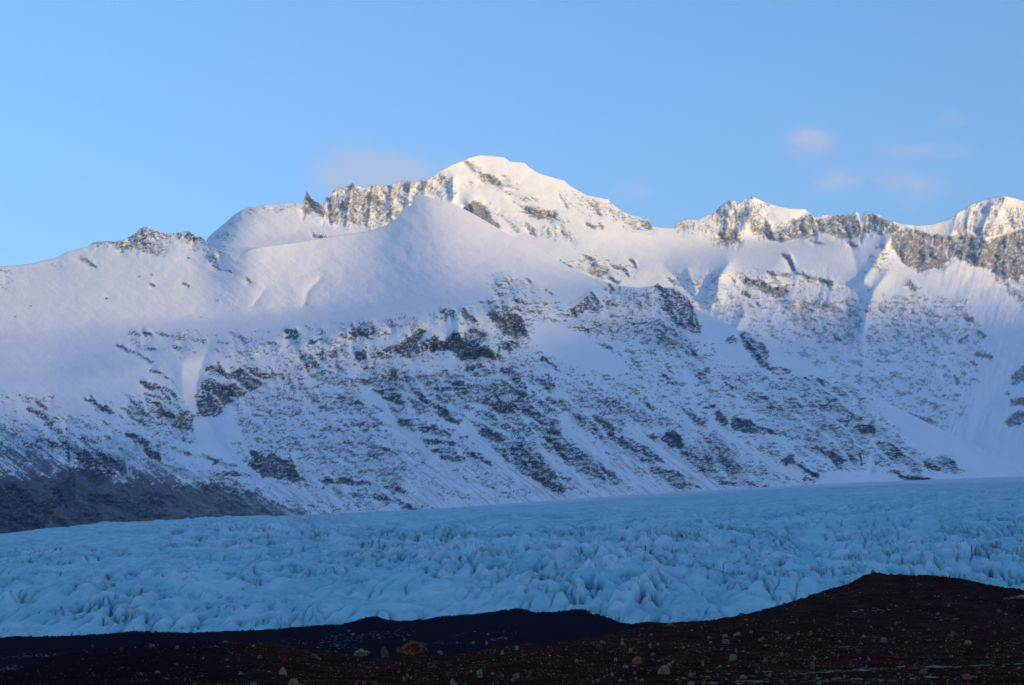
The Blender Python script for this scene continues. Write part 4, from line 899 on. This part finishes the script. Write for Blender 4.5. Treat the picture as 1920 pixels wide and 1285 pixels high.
REST = [(758,1198,6,5,'grey'),(746,1217,6,6,'brown'),(650,1229,9,8,'brown'),(825,1223,10,6,'pale grey'),(912,1205,6,6,'tan'),(888,1205,7,4,'pale grey'),(923,1263,8,6,'pale grey'),
 (994,1263,11,9,'reddish'),(961,1275,9,7,'pinkish'),(942,1267,7,6,'grey'),(763,1266,7,7,'pinkish'),(848,1275,9,5,'tan'),(683,1280,9,7,'pinkish'),(943,1224,6,9,'olive'),(840,1263,9,9,'reddish'),
 (875,1263,8,7,'reddish'),(804,1245,9,5,'grey'),(813,1248,8,6,'purplish'),(1222,1190,9,5,'pale grey'),(1168,1199,8,6,'grey'),(1169,1207,10,8,'pale grey'),(1218,1210,7,11,'tan'),(1234,1208,6,6,'olive'),
 (1183,1219,7,8,'tan'),(1225,1227,9,6,'grey'),(1155,1236,7,7,'pale grey'),(1174,1250,12,8,'pale grey'),(1190,1249,8,5,'pale grey'),(1255,1246,9,8,'tan'),(1261,1242,6,6,'olive'),(1271,1248,8,8,'reddish'),
 (1317,1243,8,10,'tan'),(1350,1249,8,5,'olive'),(1327,1259,9,6,'pinkish'),(1294,1265,11,8,'pinkish'),(1302,1270,8,9,'reddish'),(1381,1220,6,8,'tan'),(1435,1238,10,10,'orange'),(1359,1192,12,7,'pale grey'),
 (1383,1189,15,7,'pale grey'),(1408,1185,8,7,'pale grey'),(1331,1196,10,6,'grey'),(1425,1200,7,6,'tan'),(1479,1196,8,6,'pale grey'),(1493,1205,5,5,'pale grey'),(1476,1227,6,12,'reddish'),(1148,1264,8,9,'pale grey'),
 (1283,1272,13,5,'pale grey'),(1204,1275,9,6,'pale grey'),(1164,1275,8,5,'pale grey'),(1444,1266,10,8,'pale grey'),(1120,1276,8,5,'pale grey'),(1612,1221,11,7,'purplish'),(1629,1235,7,10,'tan'),(1528,1233,7,7,'tan'),
 (1777,1220,9,8,'reddish'),(1870,1219,7,6,'pinkish'),(1865,1187,11,7,'brown'),(1725,1197,9,8,'reddish'),(1676,1205,8,6,'brown'),(1699,1205,7,5,'orange'),(1620,1193,8,7,'olive'),(1554,1181,9,5,'reddish'),
 (1521,1187,6,7,'orange'),(1624,1249,7,5,'tan'),(1777,1279,6,10,'orange'),(1674,1180,6,6,'pinkish'),(1854,1174,7,6,'purplish'),(1744,1236,6,6,'reddish'),(1691,1242,11,5,'reddish'),(1850,1232,6,5,'pinkish'),
 (1574,1203,6,5,'pale grey'),(1759,1150,8,4,'pale grey'),(1874,1145,11,5,'grey'),(1666,1266,9,5,'brown'),(173,1211,6,4,'grey'),(228,1217,9,6,'brown'),(477,1282,11,7,'grey'),(295,1260,10,5,'grey'),
 (488,1232,10,8,'pinkish'),(447,1238,7,9,'brown'),(425,1237,7,5,'pinkish'),(593,1232,8,6,'grey'),(488,1207,7,5,'brown'),(423,1203,10,5,'grey'),(1104,1148,7,6,'brown'),(786,1162,7,4,'brown'),(1471,1131,6,4,'brown'),(1390,1153,9,5,'brown')]
PLACED = []
for i, (u, v, w, h, t, ph) in enumerate(LAND):
    big = i < 2 or w >= 20
    me = stone_mesh(100 + i, 4 if i < 2 else 3, 14 if i != 0 else 26, .12)
    o = put_stone('boulder' if big else 'stone', u, v, w, h, t, me, random.uniform(-.3, .3))
    o['label'] = HAND[i]; o['category'] = 'boulder' if big else 'stone'; o['group'] = 'boulders and stones strewn over the moraine'
    PLACED.append((u, v, w))
rest = list(REST)
r = random.Random(4)
tries = 0
while len(rest) + len(LAND) < 300 and tries < 40000:
    tries += 1
    u = r.uniform(-15, 1935); v = r.uniform(1150, 1284)
    vn = float(line(nearM, u)); vc = float(line(crestM, u))
    if v < vn + 3 and not (u > 1240 and v > vc + 12): continue
    keep = .12 if u < 380 else (.35 if u < 620 else (.8 if u < 1000 else 1.0))
    if v < 1190: keep *= .4
    if r.random() > keep: continue
    w = min(8.5, 4.2 * (1 + r.expovariate(2.6)))
    if any(abs(u - a) < (w + c) * .8 and abs(v - b) < (w + c) * .6 for a, b, c in PLACED): continue
    t = r.choices(['brown', 'reddish', 'pinkish', 'grey', 'pale grey', 'tan', 'olive', 'purplish', 'orange'], [6, 4, 3, 3, 1.5, 3, 2, 1.5, 1])[0]
    rest.append((u, v, w, w * r.uniform(.55, .95), t)); PLACED.append((u, v, w))
ORD = ['nearest', 'second nearest', 'third nearest', 'fourth nearest', 'fifth nearest', 'sixth nearest', 'seventh nearest', 'eighth nearest', 'ninth nearest', 'tenth nearest', 'eleventh nearest', 'twelfth nearest', 'thirteenth nearest', 'fourteenth nearest', 'fifteenth nearest', 'sixteenth nearest']
buckets = {}
for i, (u, v, w, h, t) in enumerate(rest):
    j = min(range(len(LAND)), key=lambda q: math.hypot(LAND[q][0] - u, 1.6 * (LAND[q][1] - v)))
    du, dv = u - LAND[j][0], v - LAND[j][1]
    side = ('left of' if du < 0 else 'right of') if abs(du) > 1.3 * abs(dv) else ('just above' if dv < 0 else 'just below')
    buckets.setdefault((j, side, t), []).append((math.hypot(du, 1.6 * dv), i))
lab = {}
for (j, side, t), lst in buckets.items():
    lst.sort()
    for k, (_, i) in enumerate(lst):
        head = 'the only' if len(lst) == 1 else ORD[min(k, 15)]
        lab[i] = ('small ' + t + ' stone ' + side + ' ' + LAND[j][5]) if len(lst) == 1 else (head + ' small ' + t + ' stone ' + side + ' ' + LAND[j][5])
for i, (u, v, w, h, t) in enumerate(rest):
    o = put_stone('stone', u, v, w, h, t, MESHES[r.randrange(len(MESHES))], r.uniform(-.6, .6))
    o['label'] = lab[i]; o['category'] = 'stone'; o['group'] = 'boulders and stones strewn over the moraine'

# gravel, lichen and frost: too many to count
def scatter(name, label, cat, pts, mat, flat=.7, sub=1):
    """pts: (u, v, size px, tone)"""
    ico = bpy.data.meshes.new('tmp'); bm = bmesh.new(); bmesh.ops.create_icosphere(bm, subdivisions=sub, radius=.5); bm.to_mesh(ico); bm.free()
    vb = np.array([v.co[:] for v in ico.vertices]); fb = np.array([p.vertices[:] for p in ico.polygons]); bpy.data.meshes.remove(ico)
    pts = np.array(pts); n = len(pts); g = np.random.default_rng(len(name))
    D = moraine_visible_depth(pts[:, 0], pts[:, 1]); C = place(pts[:, 0], pts[:, 1], D); S = pts[:, 2] * D / F
    jit = 1 + g.uniform(-.35, .35, (n, len(vb), 1))
    ang = g.uniform(0, 6.28, n); ca, sa = np.cos(ang), np.sin(ang)
    sx_ = g.uniform(.8, 1.3, n); sy_ = g.uniform(.7, 1.2, n); sz_ = flat * g.uniform(.6, 1.3, n)
    L = vb[None] * jit * np.stack([sx_, sy_, sz_], -1)[:, None]
    X = L[..., 0] * ca[:, None] - L[..., 1] * sa[:, None]; Y = L[..., 0] * sa[:, None] + L[..., 1] * ca[:, None]
    W = np.stack([X, Y, L[..., 2] + .12 * flat], -1) * S[:, None, None] + C[:, None]
    Fc = (fb[None] + (np.arange(n) * len(vb))[:, None, None]).reshape(-1, 3)
    me = bpy.data.meshes.new(name)
    me.vertices.add(n * len(vb)); me.vertices.foreach_set('co', W.reshape(-1).astype(np.float32))
    me.loops.add(Fc.size); me.loops.foreach_set('vertex_index', Fc.reshape(-1).astype(np.int32))
    me.polygons.add(len(Fc)); me.polygons.foreach_set('loop_start', np.arange(0, Fc.size, 3, dtype=np.int32)); me.update()
    at = me.attributes.new('tone', 'FLOAT', 'POINT'); at.data.foreach_set('value', np.repeat(pts[:, 3], len(vb)).astype(np.float32))
    me.materials.append(mat)
    o = bpy.data.objects.new(name, me); COL.objects.link(o)
    o['kind'] = 'stuff'; o['label'] = label; o['category'] = cat
    return o
def tone_material(name, stops):
    m, nt, bs = new_mat(name)
    a = nt.nodes.new('ShaderNodeAttribute'); a.attribute_name = 'tone'
    rr = ramp(nt, a.outputs['Fac'], stops); rr.color_ramp.interpolation = 'CONSTANT'
    n = noise_node(nt, 6, 4, .6)
    sc_ = nt.nodes.new('ShaderNodeMapRange'); sc_.inputs[3].default_value = .5; sc_.inputs[4].default_value = 1.4
    nt.links.new(n.outputs['Fac'], sc_.inputs[0])
    mu = nt.nodes.new('ShaderNodeVectorMath'); mu.operation = 'SCALE'
    nt.links.new(rr.outputs[0], mu.inputs[0]); nt.links.new(sc_.outputs[0], mu.inputs['Scale'])
    nt.links.new(mu.outputs[0], bs.inputs['Base Color']); bs.inputs['Roughness'].default_value = .95; bs.inputs['Specular IOR Level'].default_value = 0.0
    return m
g = np.random.default_rng(9)
pts = []
while len(pts) < 19000:
    u, v = g.uniform(-60, 1980), g.uniform(1085, 1300)
    vn = float(line(nearM, u)); vc = float(line(crestM, u))
    if v < vc + 3: continue
    if v < vn:
        if u < 1180: continue
        keep = .35
    else: keep = 1.0
    keep *= .22 + .78 * float(sstep((u - 330) / 350)) if v < 1262 or u < 250 else .8
    if 1180 < u and v < 1190: keep *= .4
    clump = float(perlin(np.array(u / 55.0), np.array(v / 18.0), 77)); keep *= np.clip(.55 + 1.0 * clump, .08, 1)
    if g.random() > keep: continue
    pts.append((u, v, min(6.0, 1.4 * (1 + g.exponential(.65))), g.random()))
GRAVEL = tone_material('gravel', [(0, (.035, .016, .011)), (.26, (.09, .042, .026)), (.50, (.17, .080, .045)), (.72, (.22, .14, .095)), (.85, (.24, .075, .045)), (.94, (.40, .29, .20)), (.97, (.38, .18, .075))])
for _ in range(1500):                     # rubble that breaks the brow against the ice
    u = g.uniform(-150, 2050); vc = float(line(crestM, u))
    pts.append((u, vc + abs(g.normal(0, 1.6)), min(7, 1.6 * (1 + g.exponential(.7))), g.uniform(0, .6)))
scatter('gravel', 'countless small brown and grey pebbles over the dark moraine', 'gravel', pts, GRAVEL)
pts = []
def strip(poly, w, n, size):
    p = np.array(poly, float)
    for _ in range(n):
        t = g.uniform(0, len(p) - 1); k = int(min(t, len(p) - 2)); q = p[k] + (p[k + 1] - p[k]) * (t - k)
        pts.append((q[0] + g.normal(0, 4), q[1] + g.normal(0, w), size * (.5 + g.exponential(.6)), g.random()))
strip([(1520,1262),(1640,1256),(1780,1251),(1925,1246)], 1.0, 330, 6); strip([(1240,1276),(1360,1266),(1460,1263),(1520,1264)], 2.6, 120, 5)
strip([(1330,1281),(1500,1276),(1620,1276),(1700,1272)], 3.0, 190, 6); strip([(1700,1268),(1830,1270)], 3, 40, 6)
strip([(1600,1148),(1640,1143),(1680,1146)], 3, 45, 4); strip([(1885,1122),(1930,1120)], 1.2, 60, 5); strip([(1700,1140),(1800,1130)], 8, 20, 4)
strip([(1730,1160),(1800,1164)], 4, 22, 4); strip([(1260,1172),(1340,1164)], 2, 26, 4)
LICHEN = tone_material('lichen', [(0, (.20, .20, .12)), (.4, (.30, .29, .19)), (.75, (.11, .11, .07))])
scatter('lichen', 'pale grey green lichen and moss patches in level strips', 'lichen', pts, LICHEN, .22)
pts = []
strip([(0,1234),(50,1230),(120,1227)], 2.0, 120, 2.4); strip([(0,1256),(40,1252)], 2.0, 70, 2.4); strip([(610,1194),(700,1191),(780,1187)], 4, 190, 2.2)
strip([(600,1208),(680,1204)], 7, 160, 2.2); strip([(800,1206),(860,1206)], 2, 40, 2.4); strip([(840,1191),(980,1184)], 3, 60, 2); strip([(920,1199),(950,1196)], 1, 45, 2.4); strip([(480,1206),(600,1204)], 4, 60, 2)
FROST = tone_material('frosted_stones', [(0, (.14, .14, .17)), (.5, (.07, .07, .09)), (.8, (.24, .24, .27))])
scatter('frost', 'fine pale frost specks in bands on the far bank', 'frost', pts, FROST, .4)

# ------------------------------------------------------------------ frozen waterfall on the left cliff
def waterfall():
    m, nt, bs = new_mat('waterfall_ice')
    n = noise_node(nt, .25, 5, .6)
    rr = ramp(nt, n.outputs['Fac'], [(.3, (.42, .46, .40)), (.7, (.66, .66, .56))])
    nt.links.new(rr.outputs[0], bs.inputs['Base Color']); bs.inputs['Roughness'].default_value = .4
    def surf(u, v):
        j = int(np.clip(np.searchsorted(usA, u), 0, len(usA) - 1)); i = int(np.argmin(np.abs(VA[:, j] - v)))
        return float(DA[i, j])
    root = bpy.data.objects.new('frozen_waterfall', None); COL.objects.link(root)
    d0_ = surf(240, 893); b = place(np.array(240.), np.array(893.), np.array(d0_))
    root.location = b; root['label'] = 'white frozen waterfall hanging down the dark left cliff'; root['category'] = 'frozen waterfall'
    def column(name, pts, parent=root):
        bm = bmesh.new(); rings = []
        for (u, v, w) in pts:
            D = surf(u, v) - w * .25; c = place(np.array(float(u)), np.array(float(v)), np.array(D)) - b
            R = w * D / F / 2
            rings.append([bm.verts.new((c[0] + R * math.cos(a) * random.uniform(.8, 1.15), c[1] + R * .7 * math.sin(a), c[2])) for a in np.linspace(0, 2 * math.pi, 11)[:-1]])
        for a_, c_ in zip(rings[:-1], rings[1:]):
            for k in range(10): bm.faces.new((a_[k], a_[(k + 1) % 10], c_[(k + 1) % 10], c_[k]))
        bm.faces.new(rings[0]); bm.faces.new(list(reversed(rings[-1])))
        bmesh.ops.recalc_face_normals(bm, faces=bm.faces)
        me = bpy.data.meshes.new(name); bm.to_mesh(me); bm.free(); me.materials.append(m)
        for p in me.polygons: p.use_smooth = True
        o = bpy.data.objects.new(name, me); COL.objects.link(o); o.parent = parent
    column('ice_column', [(233,842,1),(234,850,3),(236,860,4),(238,868,6),(240,876,7),(241,884,7),(241,891,5),(242,896,2)])
    column('ice_column', [(242,866,2),(244,874,4),(246,882,4),(247,890,1)])
    column('ice_apron', [(244,888,4),(247,892,8),(249,896,7),(250,900,2)])
    column('ice_apron', [(240,888,5),(236,893,8),(234,897,6),(232,900,2)])
    root2 = bpy.data.objects.new('frozen_waterfall', None); COL.objects.link(root2)
    root2.location = b; root2['label'] = 'row of short white icicles above the long frozen waterfall'; root2['category'] = 'frozen waterfall'
    for o_pts in ([(251,832,6),(252,838,7),(253,844,4),(253,847,1)], [(258,834,7),(259,840,8),(260,845,5),(261,849,1)], [(266,834,5),(268,840,6),(271,845,4),(273,849,1)], [(262,815,2),(263,822,3),(263,829,1)]):
        column('icicle', o_pts, root2)
waterfall()

# ------------------------------------------------------------------ haze
def haze():
    x0, x1, y0, y1, z0, z1 = -15000, 15000, -15000, 15000, -40, 1900
    v = [(x, y, z) for z in (z0, z1) for y in (y0, y1) for x in (x0, x1)]
    f = [(0, 2, 3, 1), (4, 5, 7, 6), (0, 1, 5, 4), (2, 6, 7, 3), (0, 4, 6, 2), (1, 3, 7, 5)]
    me = bpy.data.meshes.new('haze'); me.from_pydata(v, [], f)
    m = bpy.data.materials.new('evening_air'); m.use_nodes = True
    nt = m.node_tree; nt.nodes.remove(nt.nodes['Principled BSDF'])
    p = nt.nodes.new('ShaderNodeVolumePrincipled')
    p.inputs['Color'].default_value = (0.66, 0.80, 1.0, 1); p.inputs['Density'].default_value = 4.6e-5; p.inputs['Anisotropy'].default_value = 0.2
    nt.links.new(p.outputs[0], nt.nodes['Material Output'].inputs['Volume'])
    me.materials.append(m)
    o = bpy.data.objects.new('haze', me); COL.objects.link(o)
    o['kind'] = 'stuff'; o['label'] = 'thin blue evening haze over the valley'; o['category'] = 'haze'
haze()
